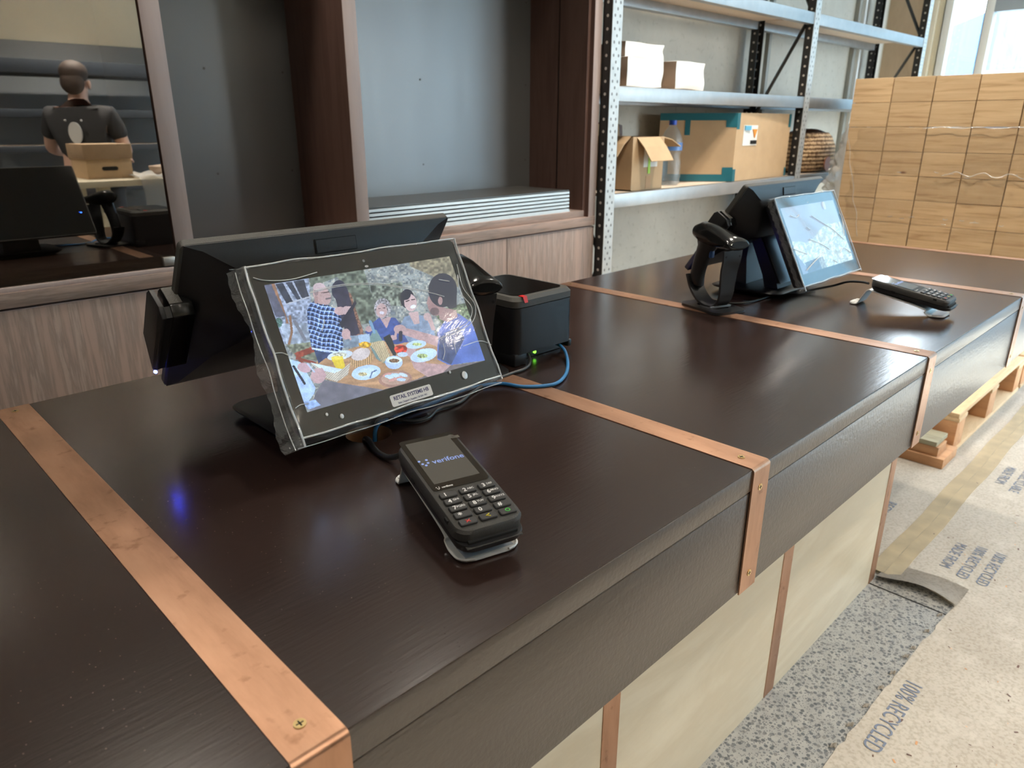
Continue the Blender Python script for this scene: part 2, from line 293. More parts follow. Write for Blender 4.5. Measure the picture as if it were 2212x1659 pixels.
# ------------------------------------------------------------------ object helpers
class MB:
    """collects shapes; world-like coordinates minus the origin of the object that will carry them"""
    def __init__(s, org=(0, 0, 0), xf=None):
        s.bm = bmesh.new(); s.org = Vector(org); s.xf = xf; s.mats = []
    def mi(s, m):
        if m not in s.mats: s.mats.append(m)
        return s.mats.index(m)
    def add(s, tmp, m, smooth=True):
        i = s.mi(m)
        for f in tmp.faces: f.material_index = i; f.smooth = smooth
        if s.xf is not None: bmesh.ops.transform(tmp, matrix=s.xf, verts=tmp.verts)
        bmesh.ops.translate(tmp, vec=-s.org, verts=tmp.verts)
        me = bpy.data.meshes.new('tmp'); tmp.to_mesh(me); tmp.free(); s.bm.from_mesh(me); bpy.data.meshes.remove(me)
        return s
    def box(s, x0, x1, y0, y1, z0, z1, m, bev=0.0, seg=2, rot=None):
        t = bmesh.new(); bmesh.ops.create_cube(t, size=1.0)
        c = Vector(((x0 + x1) / 2, (y0 + y1) / 2, (z0 + z1) / 2))
        for v in t.verts: v.co = Vector((v.co.x * (x1 - x0), v.co.y * (y1 - y0), v.co.z * (z1 - z0)))
        if bev: bmesh.ops.bevel(t, geom=t.edges[:], offset=bev, segments=seg, affect='EDGES', profile=0.5)
        if rot is not None: bmesh.ops.transform(t, matrix=rot, verts=t.verts)
        bmesh.ops.translate(t, vec=c, verts=t.verts)
        return s.add(t, m)
    def prism(s, pts, vec, m, bev=0.0, seg=2):
        """closed polygon swept by vec"""
        t = bmesh.new(); vs = [t.verts.new(p) for p in pts]; f = t.faces.new(vs)
        r = bmesh.ops.extrude_face_region(t, geom=[f]); nv = [g for g in r['geom'] if isinstance(g, bmesh.types.BMVert)]
        bmesh.ops.translate(t, vec=Vector(vec), verts=nv); bmesh.ops.recalc_face_normals(t, faces=t.faces)
        if bev: bmesh.ops.bevel(t, geom=t.edges[:], offset=bev, segments=seg, affect='EDGES', profile=0.5)
        return s.add(t, m)
    def cyl(s, p0, p1, r, m, r2=None, n=20, caps=True):
        p0, p1 = Vector(p0), Vector(p1); d = p1 - p0
        t = bmesh.new(); bmesh.ops.create_cone(t, cap_ends=caps, segments=n, radius1=r, radius2=r if r2 is None else r2, depth=d.length)
        bmesh.ops.transform(t, matrix=d.to_track_quat('Z', 'Y').to_matrix().to_4x4(), verts=t.verts)
        bmesh.ops.translate(t, vec=(p0 + p1) / 2, verts=t.verts); return s.add(t, m)
    def ell(s, c, r, m, n=16, rot=None):
        t = bmesh.new(); bmesh.ops.create_uvsphere(t, u_segments=n, v_segments=max(6, n // 2), radius=1.0)
        for v in t.verts: v.co = Vector((v.co.x * r[0], v.co.y * r[1], v.co.z * r[2]))
        if rot is not None: bmesh.ops.transform(t, matrix=rot, verts=t.verts)
        bmesh.ops.translate(t, vec=Vector(c), verts=t.verts); return s.add(t, m)
    def loft(s, rings, m, caps=True):
        t = bmesh.new(); R = [[t.verts.new(p) for p in ring] for ring in rings]; k = len(rings[0])
        for a, b in zip(R, R[1:]):
            for i in range(k): t.faces.new((a[i], a[(i + 1) % k], b[(i + 1) % k], b[i]))
        if caps: t.faces.new(R[0][::-1]); t.faces.new(R[-1])
        bmesh.ops.recalc_face_normals(t, faces=t.faces); return s.add(t, m)
    def tube(s, pts, r, m, n=10, smooth=6, caps=True):
        P = spline(pts, smooth) if smooth else [Vector(p) for p in pts]
        rings = []; up = Vector((0, 0, 1)); prev = None
        for i, p in enumerate(P):
            d = (P[min(i + 1, len(P) - 1)] - P[max(i - 1, 0)]).normalized()
            if prev is None: a = d.cross(up if abs(d.z) < 0.9 else Vector((1, 0, 0))).normalized()
            else: a = (prev - d * prev.dot(d)).normalized()
            prev = a; b = d.cross(a)
            rings.append([p + (a * math.cos(2 * PI * k / n) + b * math.sin(2 * PI * k / n)) * r for k in range(n)])
        return s.loft(rings, m, caps)
    def poly(s, pts, m):
        t = bmesh.new(); t.faces.new([t.verts.new(p) for p in pts]); return s.add(t, m, False)
    def grid(s, fn, nu, nv, m, thick=0.0):
        t = bmesh.new(); V = [[t.verts.new(fn(i / nu, j / nv)) for i in range(nu + 1)] for j in range(nv + 1)]
        for j in range(nv):
            for i in range(nu): t.faces.new((V[j][i], V[j][i + 1], V[j + 1][i + 1], V[j + 1][i]))
        if thick: bmesh.ops.solidify(t, geom=t.faces[:], thickness=thick)
        return s.add(t, m)
    def build(s, name, parent=None, angle=35, **tags):
        me = bpy.data.meshes.new(name); s.bm.to_mesh(me); s.bm.free()
        for m in s.mats: me.materials.append(m)
        me.set_sharp_from_angle(angle=math.radians(angle))
        o = bpy.data.objects.new(name, me); COL.objects.link(o)
        if parent is not None: o.parent = parent
        else: o.location = s.org + Vector((0, 0, Z0))
        for k, v in tags.items(): o[k] = v
        return o
def spline(pts, sub=6):
    P = [Vector(p) for p in pts]; out = []
    for i in range(len(P) - 1):
        p0, p1, p2, p3 = P[max(i - 1, 0)], P[i], P[i + 1], P[min(i + 2, len(P) - 1)]
        for k in range(sub):
            t = k / sub
            out.append(0.5 * ((2 * p1) + (p2 - p0) * t + (2 * p0 - 5 * p1 + 4 * p2 - p3) * t * t + (3 * p1 - p0 - 3 * p2 + p3) * t ** 3))
    out.append(P[-1]); return out
def thing(name, loc, label, cat, rotz=0.0, group=None):
    o = bpy.data.objects.new(name, None); COL.objects.link(o); o.empty_display_size = 0.05
    o.location = (loc[0], loc[1], loc[2] + Z0); o.rotation_euler = (0, 0, rotz); o['label'] = label; o['category'] = cat
    if group: o['group'] = group
    return o
def dup(root, loc, label, rotz=None, skip=()):
    def cp(o, parent):
        c = o.copy(); COL.objects.link(c)
        if parent is not None: c.parent = parent
        for ch in o.children:
            if ch.name.split('.')[0] not in skip: cp(ch, c)
        return c
    r = cp(root, None); r.location = (loc[0], loc[1], loc[2] + Z0); r['label'] = label
    if rotz is not None: r.rotation_euler[2] = rotz
    return r
def rrect(w, h, r, n=5):
    """rounded rectangle outline centred on 0"""
    out = []
    for cx, cy, a0 in ((w / 2 - r, h / 2 - r, 0), (-w / 2 + r, h / 2 - r, PI / 2), (-w / 2 + r, -h / 2 + r, PI), (w / 2 - r, -h / 2 + r, 1.5 * PI)):
        for k in range(n + 1):
            a = a0 + PI / 2 * k / n; out.append((cx + r * math.cos(a), cy + r * math.sin(a)))
    return out
def plate(mb, w, h, r, z0, z1, m, bev=0.0, n=5, cx=0, cy=0):
    pts = [(x + cx, y + cy, z0) for x, y in rrect(w, h, r, n)]
    if not bev: return mb.prism(pts, (0, 0, z1 - z0), m)
    k = (min(w, h) - 2 * bev) / min(w, h)
    def ring(ww, hh, rr, z): return [(x + cx, y + cy, z) for x, y in rrect(ww, hh, max(rr, 1e-4), n)]
    return mb.loft([ring(w - 2 * bev, h - 2 * bev, r - bev * 0.5, z0), ring(w, h, r, z0 + bev), ring(w, h, r, z1 - bev), ring(w - 2 * bev, h - 2 * bev, r - bev * 0.5, z1)], m)
def text(name, s, size, mat, parent, mx, align='CENTER', bold=0.0, sx=1.0, org=(0, 0, 0), **tags):
    cu = bpy.data.curves.new('t', 'FONT'); cu.body = s; cu.size = size; cu.align_x = align; cu.align_y = 'CENTER'; cu.offset = bold; cu.resolution_u = 3
    to = bpy.data.objects.new('t', cu); COL.objects.link(to)
    dg = bpy.context.evaluated_depsgraph_get(); me = bpy.data.meshes.new_from_object(to.evaluated_get(dg))
    bpy.data.objects.remove(to); bpy.data.curves.remove(cu)
    me.transform(Matrix.Diagonal((sx, 1, 1, 1))); me.transform(mx); me.transform(Matrix.Translation(-Vector(org))); me.materials.clear(); me.materials.append(mat)
    if parent == 'raw': return me
    o = bpy.data.objects.new(name, me); COL.objects.link(o)
    if parent is not None: o.parent = parent
    for k, v in tags.items(): o[k] = v
    return o
def frame(u, v, o):
    u = Vector(u).normalized(); v = Vector(v).normalized(); w = u.cross(v).normalized(); v = w.cross(u)
    M = Matrix([[u.x, v.x, w.x, o[0]], [u.y, v.y, w.y, o[1]], [u.z, v.z, w.z, o[2]], [0, 0, 0, 1]]); return M
random.seed(7); rng = np.random.default_rng(5)
# ================================================================== THE SETTING
ST = dict(kind='structure')
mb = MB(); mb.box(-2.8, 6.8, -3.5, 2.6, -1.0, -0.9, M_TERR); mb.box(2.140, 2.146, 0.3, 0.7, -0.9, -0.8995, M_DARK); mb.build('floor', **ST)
M_PLAST = plain('painted_plaster', (0.66, 0.65, 0.61), 0.8)
mb = MB(); mb.box(-2.8, 6.9, -3.5, 2.6, 2.1, 2.2, M_PLAST); mb.build('ceiling', **ST)
mb = MB(); mb.box(-2.8, 6.9, 2.5, 2.6, -0.9, 2.1, M_CONC); mb.build('wall_back', **ST)
mb = MB(); mb.box(-2.9, -2.8, -3.5, 2.6, -0.9, 2.1, M_PLAST); mb.build('wall_left', **ST)
M_CREAM = plain('cream_paint', (0.74, 0.70, 0.58), 0.6)
mb = MB(); mb.box(-2.8, 4.75, -3.5, -3.4, -0.9, 2.1, M_CREAM); mb.box(-2.8, 4.75, -3.4, -3.38, -0.9, 1.12, plain('grey_wall_lining', (0.20, 0.22, 0.24), 0.6));  mb.box(4.75, 6.8, -3.5, -3.4, 2.0, 2.1, M_CREAM); mb.build('wall_front', **ST)
M_PLYW = wood('brown_plywood_lining', [(0.3, (0.40, 0.30, 0.205)), (0.7, (0.53, 0.41, 0.29))], (1.5, 3, 0.8), 0.55, 2, 0.0)
mb = MB(); mb.box(6.75, 6.85, 2.18, 2.5, -0.9, 2.1, M_PLYW); mb.box(6.75, 6.85, -3.4, 2.10, 2.0, 2.1, M_CREAM); mb.build('wall_right', **ST)
mb = MB(); mb.box(6.71, 6.85, 2.125, 2.18, -0.9, 2.1, M_CREAM, 0.004); mb.box(6.74, 6.85, 2.075, 2.125, -0.9, 2.1, M_CREAM, 0.002); mb.build('trim_1', **ST)
M_CHAN = plain('grey_steel_channel', (0.34, 0.34, 0.31), 0.5, 0.2); M_WHT = plain('white_enamel', (0.78, 0.79, 0.78), 0.4)
for i, (x, m, w) in enumerate(((4.66, M_CONC, .03), (4.74, M_CHAN, .035), (6.08, M_CHAN, .05), (6.19, M_WHT, .035))):
    mb = MB(); mb.box(x, x + w, 2.465, 2.5, -0.9, 2.1, m, 0.004); mb.build('trim_%d' % (i + 2), **ST)
mb = MB(); mb.box(6.45, 6.62, 2.46, 2.5, -0.9, 2.1, M_WHT, 0.004); mb.build('trim_6', **ST)
M_WFR = plain('white_window_frame', (0.80, 0.82, 0.82), 0.35)
M_GASK = plain('dark_gasket', (0.05, 0.07, 0.07), 0.5)
def window(name, along, a0, a1, mull, fixed, z0=-0.9, z1=2.0):
    """glazed wall; along 'y' (plane x = fixed) or 'x' (plane y = fixed)"""
    r = bpy.data.objects.new(name, None); COL.objects.link(r); r['kind'] = 'structure'
    r.location = ((fixed, a0, z0 + Z0) if along == 'y' else (a0, fixed, z0 + Z0)); org = (r.location[0], r.location[1], z0)
    def bx(mb, p0, p1, q0, q1, d0, d1, m, bev=0.003):
        if along == 'y': mb.box(fixed + d0, fixed + d1, p0, p1, q0, q1, m, bev)
        else: mb.box(p0, p1, fixed + d0, fixed + d1, q0, q1, m, bev)
    for p in mull:
        mb = MB(org); bx(mb, p, p + 0.055, z0, z1, -0.03, 0.05, M_WFR); bx(mb, p + 0.055, p + 0.066, z0, z1, -0.01, 0.02, M_GASK, 0); mb.build('mullion', r)
    mb = MB(org); bx(mb, a0, a1, z1 - 0.06, z1, -0.03, 0.05, M_WFR); bx(mb, a0, a1, z0, z0 + 0.08, -0.03, 0.05, M_WFR); mb.build('window_frame', r)
    mb = MB(org); bx(mb, a0, a1, z0, z1, 0.008, 0.012, M_WINGLASS, 0); mb.build('glass_pane', r)
    return r
w1 = window('window_1', 'y', -3.4, 2.075, (2.02, 1.74, 0.45, -0.85, -2.15, -3.40), 6.75)
mb = MB((6.75, -3.4, -0.9)); mb.box(6.72, 6.80, 0.45, 1.74, 1.24, 1.46, plain('grey_blue_panel', (0.35, 0.42, 0.50), 0.4), 0.003); mb.build('transom_panel', w1)
window('window_2', 'x', 4.75, 6.75, (4.75, 5.7, 6.69), -3.4)
# outside: ground and the neighbouring building
mb = MB(); mb.box(-6, 30, -30, 30, -1.06, -1.0, plain('pale_asphalt', (0.30, 0.30, 0.29), 0.9)); o = mb.build('ground', **ST)
M_CLAD = wood('blue_grey_cladding', [(0.3, (0.07, 0.16, 0.22)), (0.7, (0.16, 0.27, 0.33))], (1, 9, 0.7), 0.6, 3, 0.0)
bd = thing('neighbouring_building', (11.2, 0.0, -1.0), 'pale blue clad building seen outside through the window', 'building')
mb = MB((11.2, 0, -1.0)); mb.box(9.6, 13, -9.5, 2.42, -1.0, 3.3, M_CLAD); mb.build('clad_wall', bd)  # unseen length added so the far screen reflects cladding, not bright sky
mb = MB((11.2, 0, -1.0)); mb.box(9.56, 9.60, -9.5, 2.44, 0.84, 1.0, plain('pale_plinth', (0.30, 0.36, 0.36), 0.6)); mb.build('plinth', bd)
hs = thing('distant_house', (15.0, 4.6, -1.0), 'distant blue roofed house beyond the window', 'house')
mb = MB((15, 4.6, -1.0)); mb.box(14, 16, 3.7, 6.0, -1.0, 1.2, plain('pale_render', (0.55, 0.55, 0.52), 0.8)); mb.build('wall', hs)
mb = MB((15, 4.6, -1.0)); mb.prism([(13.9, 4.35, 1.2), (13.9, 6.2, 1.2), (13.9, 6.2, 1.5), (13.9, 3.9, 2.3), (13.9, 3.3, 2.3)][:2] + [(13.9, 3.4, 2.2), (13.9, 3.2, 1.2)], (2.2, 0, 0), plain('blue_roof', (0.10, 0.17, 0.33), 0.6)); mb.build('roof', hs)

# ceiling downlights, some of them unseen fill lamps
def downlight(x, y, power, label, spot=1.9, color=(1.0, 0.91, 0.79), size=0.05):
    t = thing('downlight', (x, y, 2.1), label, 'light', group='ceiling downlights')
    mb = MB((x, y, 2.1)); mb.cyl((x, y, 2.05), (x, y, 2.1), 0.06, M_WHT, n=24); mb.build('housing', t)
    mb = MB((x, y, 2.1)); mb.cyl((x, y, 2.046), (x, y, 2.052), 0.045, plain('lit_lens', (1, 1, 1), 0.5, emit=(1, .9, .75), estr=20.0), n=24); mb.build('lens', t)
    l = bpy.data.lights.new('lamp', 'SPOT'); l.energy = power; l.color = color; l.spot_size = spot; l.spot_blend = 0.7; l.shadow_soft_size = size
    o = bpy.data.objects.new('lamp', l); COL.objects.link(o); o.parent = t; o.location = (0, 0, -0.07)
    return t
downlight(0.42, 1.93, 19, 'round ceiling downlight above the passage behind the near checkout terminal')
downlight(1.35, 1.70, 16, 'round ceiling downlight above the middle of the counter back edge')
downlight(-0.9, 0.9, 10, 'round ceiling downlight above the left end of the counter')
downlight(0.35, -0.45, 26, 'added unseen fill lamp almost above the photographer')  # unseen lamp added to brighten the sticker on the customer screen
downlight(2.4, -0.6, 45, 'round ceiling downlight above the floor in front of the counter')
downlight(1.2, -1.5, 60, 'added unseen fill lamp behind the photographer beside the steel rack')  # unseen lamp added to lift the rack mirrored in the glass
downlight(2.0, -2.3, 170, 'added unseen fill lamp above the mirrored worker', size=.06)  # unseen lamp added to brighten the mirrored worker and wall
downlight(0.2, -2.0, 80, 'added unseen fill lamp back left of the photographer', size=.06)  # another unseen lamp added for a brighter reflection in the cabinet glass
downlight(3.3, -1.8, 60, 'round ceiling downlight nearest the front windows')
downlight(2.5, 1.2, 50, 'round ceiling downlight above the far checkout terminal')
downlight(3.7, 1.4, 60, 'added unseen fill lamp above the gap between the counter and the crates', size=.08)  # unseen lamp added to light the crate faces and the rack
downlight(5.2, 1.0, 30, 'round ceiling downlight above the crate stack', size=.08)

# ================================================================== SERVICE COUNTER
YF, YP = 0.410, 0.583
ct = thing('service_counter', (1.1, 0.9, -0.9), 'long dark brown lacquered counter with copper strips and pale plywood base', 'counter')
CO = (1.1, 0.9, -0.9)
HX, HY, HR = 0.565, 0.890, 0.036
def countertop():
    t = bmesh.new(); out = [(-1.0, YF), (3.11, YF), (3.11, 1.455), (-1.0, 1.385)]
    nC = 28
    def lay(z):
        vo = [t.verts.new((x, y, z)) for x, y in out]; vh = [t.verts.new((HX + HR * math.cos(2 * PI * k / nC), HY + HR * math.sin(2 * PI * k / nC), z)) for k in range(nC)]
        es = [t.edges.new((vo[i], vo[(i + 1) % 4])) for i in range(4)] + [t.edges.new((vh[i], vh[(i + 1) % nC])) for i in range(nC)]
        bmesh.ops.triangle_fill(t, use_beauty=True, edges=es); return vo, vh
    a, ah = lay(0.0); b, bh = lay(-0.036)
    for i in range(4): t.faces.new((a[i], a[(i + 1) % 4], b[(i + 1) % 4], b[i]))
    for i in range(nC): t.faces.new((ah[i], ah[(i + 1) % nC], bh[(i + 1) % nC], bh[i]))
    bmesh.ops.recalc_face_normals(t, faces=t.faces); return t
mb = MB(CO); mb.add(countertop(), M_TOP, False); mb.build('countertop', ct)
# raw ply wall of the cable hole
mb = MB(CO); mb.cyl((HX, HY, -0.035), (HX, HY, -0.001), HR - 0.0006, M_PINEO, n=28, caps=False); mb.build('cable_hole', ct)
mb = MB(CO); mb.box(-1.0, 3.11, YF, YF + 0.02, -0.205, -0.0375, M_FASCIA, 0.0012); mb.box(3.09, 3.11, YF + 0.02, 1.44, -0.205, -0.0375, M_FASCIA, 0.0012)
mb.box(-1.0, 3.109, YF - 0.0012, YF + 0.001, -0.034, -0.0012, M_FASCIA, 0.0008)
mb.box(-1.0, 3.09, 1.36, 1.38, -0.205, -0.0375, M_FASCIA, 0.001); mb.build('fascia', ct)
mb = MB(CO); mb.box(-1.0, 2.18, YP, YP + 0.018, -0.9, -0.037, M_PLY); mb.box(2.162, 2.18, YP + 0.018, 1.3, -0.9, -0.037, M_PLY); mb.box(-1.0, 2.162, 1.28, 1.30, -0.9, -0.037, M_PLY)
mb.build('base_panel', ct)
def screw(x, y, z, nrm, parent, org):
    mb = MB(org); n = Vector(nrm); p = Vector((x, y, z))
    mb.cyl(p - n * 0.001, p + n * 0.0009, 0.0052, M_BRASS, n=18)
    q = n.to_track_quat('Z', 'Y').to_matrix().to_4x4(); q.translation = p
    m2 = MB(org, q); m2.box(-0.0032, 0.0032, -0.0006, 0.0006, 0.0009, 0.0011, M_DARK); m2.box(-0.0006, 0.0006, -0.0032, 0.0032, 0.0009, 0.0011, M_DARK)
    me = bpy.data.meshes.new('t'); m2.bm.to_mesh(me); k0 = len(mb.bm.faces); mb.bm.from_mesh(me); i = mb.mi(M_DARK); mb.bm.faces.ensure_lookup_table()
    for f in mb.bm.faces[k0:]: f.material_index = i
    mb.build('screw', parent)
for i, (x0, x1) in enumerate(((0.171, 0.2205), (0.872, 0.919), (1.608, 1.6555), (2.392, 2.441))):
    yb = 1.385 + (x0 + 1) * 0.017
    T = 0.0012; pts = [(x0, yb, 0), (x0, yb, T), (x0, YF + 0.003, T), (x0, YF, T - 0.0005), (x0, YF - 0.0035, -0.002), (x0, YF - 0.004, -0.005), (x0, YF - 0.0035, -0.2055), (x0, YF - 0.0012, -0.2055), (x0, YF - 0.0012, -0.0035), (x0, YF + 0.001, 0)]
    mb = MB(CO); mb.prism(pts, (x1 - x0, 0, 0), M_COPPER); s = mb.build('copper_strip', ct, 50)
    xc = (x0 + x1) / 2
    for y in (0.4395, yb - 0.025): screw(xc, y, T, (0, 0, 1), s, CO)
    for z in (-0.034, -0.177): screw(xc, YF - 0.0037, z, (0, -1, 0), s, CO)
for x0, x1 in ((0.112, 0.158), (0.792, 0.839), (1.457, 1.506), (2.136, 2.181)):
    mb = MB(CO); mb.box(x0, x1, YP - 0.0015, YP, -0.899, -0.04, M_COPPER); mb.build('base_copper_strip', ct)
mb = MB(CO); mb.box(3.108, 3.1115, YF, 1.45, -0.205, 0.0012, M_COPPER); mb.box(3.07, 3.11, YF, 1.45, 0, 0.0012, M_COPPER); mb.build('end_copper_strip', ct)

# ================================================================== JOINERY WALL UNIT
YC, YB = 2.1, 2.45
cb = thing('joinery_wall_unit', (0.8, 2.3, -0.9), 'walnut laminate wall unit with dark backed open bays behind the counter', 'cabinet'); BO = (0.8, 2.3, -0.9)
for x0, x1 in ((-1.2, -0.25), (-0.247, 0.70), (0.703, 1.37), (1.373, 2.040), (2.043, 2.59)):
    mb = MB(BO); mb.box(x0, x1, YC, YC + 0.018, -0.86, 0.020, M_WALV, 0.001); mb.box(x0, x1, YC - 0.0005, YC + 0.018, 0.020, 0.0225, M_WALE); mb.build('door', cb)
mb = MB(BO); mb.box(-1.2, 2.59, YC + 0.02, YB + 0.04, -0.9, 0.026, M_WALS); mb.build('carcass', cb)
mb = MB(BO); mb.box(-1.2, 2.59, YC - 0.006, YB + 0.04, 0.028, 0.066, M_WALH, 0.0012); mb.build('ledge', cb)
mb = MB(BO); mb.box(-1.2, 0.755, YC + 0.012, YB, 0.066, 0.094, M_WALH, 0.001); mb.box(-1.2, 0.755, YC - 0.002, YC + 0.012, 0.066, 0.078, M_WALE, 0.001); mb.build('glazed_bay_floor', cb)
mb = MB(BO); mb.box(0.806, 1.349, YC + 0.012, YB, 0.066, 0.094, M_WALH, 0.001); mb.box(1.397, 2.53, YC + 0.012, YB, 0.066, 0.094, M_WALH, 0.001); mb.build('open_bay_floor', cb)
def side(x0, x1, y1=YB, lab=None):
    mb = MB(BO); mb.box(x0, x1, YC + 0.003, y1, 0.066, 1.35, M_WALS, 0.0005); mb.box(x0, x1, YC, YC + 0.003, 0.066, 1.35, M_WALE, 0.001); mb.build('side_panel', cb)
side(0.755, 0.806); side(1.349, 1.397)
mb = MB(BO); mb.box(2.53, 2.545, YC + 0.02, 2.275, 0.066, 1.35, M_WALS); mb.box(2.53, 2.545, 2.285, YB, 0.066, 1.35, M_WALS); mb.box(2.536, 2.545, 2.27, 2.29, 0.066, 1.35, M_DARK)
mb.box(2.545, 2.59, YC, YB, 0.066, 1.35, M_WALS); mb.box(2.546, 2.592, YC - 0.002, YC + 0.001, 0.066, 1.35, M_WALE, 0.001); mb.build('side_panel', cb)
for x0, x1 in ((-1.2, 0.755), (0.806, 1.349), (1.397, 2.53)):
    mb = MB(BO); mb.box(x0, x1, YB, YB + 0.018, 0.066, 1.35, M_BACK)
    for z in (0.30, 0.62, 0.95):
        for x in ((x0 + 0.45 * (x1 - x0)), x1 - 0.03): mb.cyl((x, YB - 0.001, z), (x, YB + 0.001, z), 0.004, M_PLASTIC_TOP, n=10)
    mb.build('back_panel', cb)
mb = MB(BO); mb.box(-1.2, 2.59, YC, YB + 0.02, 1.35, 1.39, M_WALH); mb.build('top_panel', cb)
gd = MB(BO); gd.box(-0.247, 0.750, YC + 0.004, YC + 0.010, 0.080, 1.345, M_CABGLASS); g = gd.build('glass_door', cb)
mb = MB(BO); mb.box(0.716, 0.748, YC - 0.002, YC + 0.014, 0.082, 0.106, M_ALU, 0.002); mb.build('pivot_hinge', g)
gd = MB(BO); gd.box(-1.19, -0.250, YC + 0.004, YC + 0.010, 0.080, 1.345, M_CABGLASS); gd.build('glass_door', cb)
lv = MB(BO)
lv.box(1.402, 2.452, YC + 0.06, YB - 0.005, 0.096, 0.178, M_BACK, 0.002); lv.box(1.400, 2.456, YC + 0.03, YC + 0.06, 0.094, 0.100, M_ALU)
for k in range(6):
    z = 0.098 + k * 0.0145
    lv.prism([(1.404, YC + 0.030, z), (1.404, YC + 0.030, z + 0.0095), (1.404, YC + 0.060, z + 0.0120), (1.404, YC + 0.060, z + 0.003)], (1.046, 0, 0), M_ALU)
lv.box(1.400, 2.452, YC + 0.034, YB - 0.003, 0.1825, 0.186, plain('dark_satin_metal', (0.12, 0.115, 0.105), 0.35, 0.6)); lv.build('louvre_grille', cb)

# ================================================================== STEEL RACKS
def side_holes():
    m, nt, b = new_mat('black_punched_steel'); t = N(nt, 'ShaderNodeTexCoord'); s = N(nt, 'ShaderNodeSeparateXYZ'); nt.links.new(t.outputs['Object'], s.inputs[0])
    def mm(op, a, bb=None):
        n = N(nt, 'ShaderNodeMath', operation=op)
        for i, q in enumerate((a, bb)):
            if q is None: continue
            if isinstance(q, (int, float)): n.inputs[i].default_value = q
            else: nt.links.new(q, n.inputs[i])
        return n.outputs[0]
    z = mm('SUBTRACT', mm('FRACT', mm('DIVIDE', mm('ADD', s.outputs['Z'], 10.0), 0.05)), 0.5)
    z = mm('MULTIPLY', z, 0.05); y = mm('SUBTRACT', s.outputs['Y'], 0.026)
    d = mm('ADD', mm('MULTIPLY', z, z), mm('MULTIPLY', y, y)); f = mm('LESS_THAN', d, 0.0062 ** 2)
    nt.links.new(mixc(nt, f, (0.016, 0.016, 0.016), (0.55, 0.52, 0.48)), b.inputs['Base Color']); b.inputs['Roughness'].default_value = 0.45; return m
M_SIDEH = side_holes()
def rack(name, xs, y0, y1, levels, label, zt=1.95, front=M_SLOT, beam=M_GALV, board=M_BOARD, group=None):
    org = ((xs[0] + xs[-1]) / 2, (y0 + y1) / 2, -0.9)
    r = thing(name, org, label, 'shelving')
    wv = 0.066
    for x in xs:
        for (ya, sgn) in ((y0, 1), (y1, -1)):
            at = Vector((x, ya, -0.9)) - Vector(org)
            mb = MB((x, ya, -0.9)); d = 0.05 * sgn
            mb.box(x, x + wv, min(ya, ya + .003 * sgn), max(ya, ya + .003 * sgn), -0.9, zt, front if sgn > 0 else M_BLKPOW)
            a, b = sorted((ya + 0.003 * sgn, ya + d))
            if sgn < 0: mb.org = Vector((x, ya - 0.05, -0.9)); at = Vector((x, ya - 0.05, -0.9)) - Vector(org); mb.bm.clear(); mb.box(x, x + wv, ya - .003, ya, -0.9, zt, M_BLKPOW)
            mb.box(x, x + 0.003, a, b, -0.9, zt, M_SIDEH); mb.box(x + wv - 0.003, x + wv, a, b, -0.9, zt, M_SIDEH)
            o = mb.build('upright', r); o.location = at
        z = -0.75; k = 0
        while z < zt - 0.5:
            z2 = z + 0.62; ya, yb_ = (y0 + 0.03, y1 - 0.03) if k % 2 else (y1 - 0.03, y0 + 0.03)
            mb = MB(org); mb.cyl((x + wv / 2, ya, z), (x + wv / 2, yb_, z2), 0.011, M_BLKPOW, n=4); mb.build('diagonal_brace', r); z = z2 - 0.02; k += 1
    for i in range(len(xs) - 1):
        xa, xb = xs[i] + wv, xs[i + 1]
        for (zt_, bh) in levels:
            for (ya, sgn) in ((y0 + 0.002, 1), (y1 - 0.002, -1)):
                mb = MB(org); p = [(0, 0), (0, bh), (0.004, bh + 0.001), (0.034, bh + 0.001), (0.034, bh - 0.016), (0.042, bh - 0.016), (0.042, 0)]
                mb.prism([(xa, ya + sgn * a, zt_ - bh + c) for a, c in p], (xb - xa, 0, 0), beam, 0.0015); mb.build('beam', r)
            mb = MB(org); mb.box(xa, xb, y0 + 0.037, y1 - 0.037, zt_ - 0.015, zt_ + 0.001, board); mb.build('shelf_board', r)
    return r
rack('boltless_rack', (2.600, 4.450, 6.300), 2.05, 2.44, ((0.158, 0.060), (0.608, 0.061), (1.055, 0.060), (1.55, 0.06)), 'tall galvanised boltless rack against the concrete wall right of the walnut unit')
M_BLKBEAM = plain('dark_blue_grey_steel', (0.05, 0.06, 0.075), 0.4, 0.3)
rack('boltless_rack', (1.15, 3.05), -3.20, -2.65, ((-0.45, 0.05), (-0.02, 0.05), (0.30, 0.05), (0.57, 0.06), (0.93, 0.10)), 'dark steel rack standing behind the photographer, mirrored in the cabinet glass', zt=1.35, front=M_BLKBEAM, beam=M_BLKBEAM)
rack('boltless_rack', (-1.75, 0.10), -1.95, -1.35, ((-0.30, 0.06), (0.20, 0.06), (0.66, 0.06)), 'dark steel rack left of the photographer, mirrored at the edge of the cabinet glass', zt=1.0, front=M_BLKBEAM, beam=M_BLKBEAM)
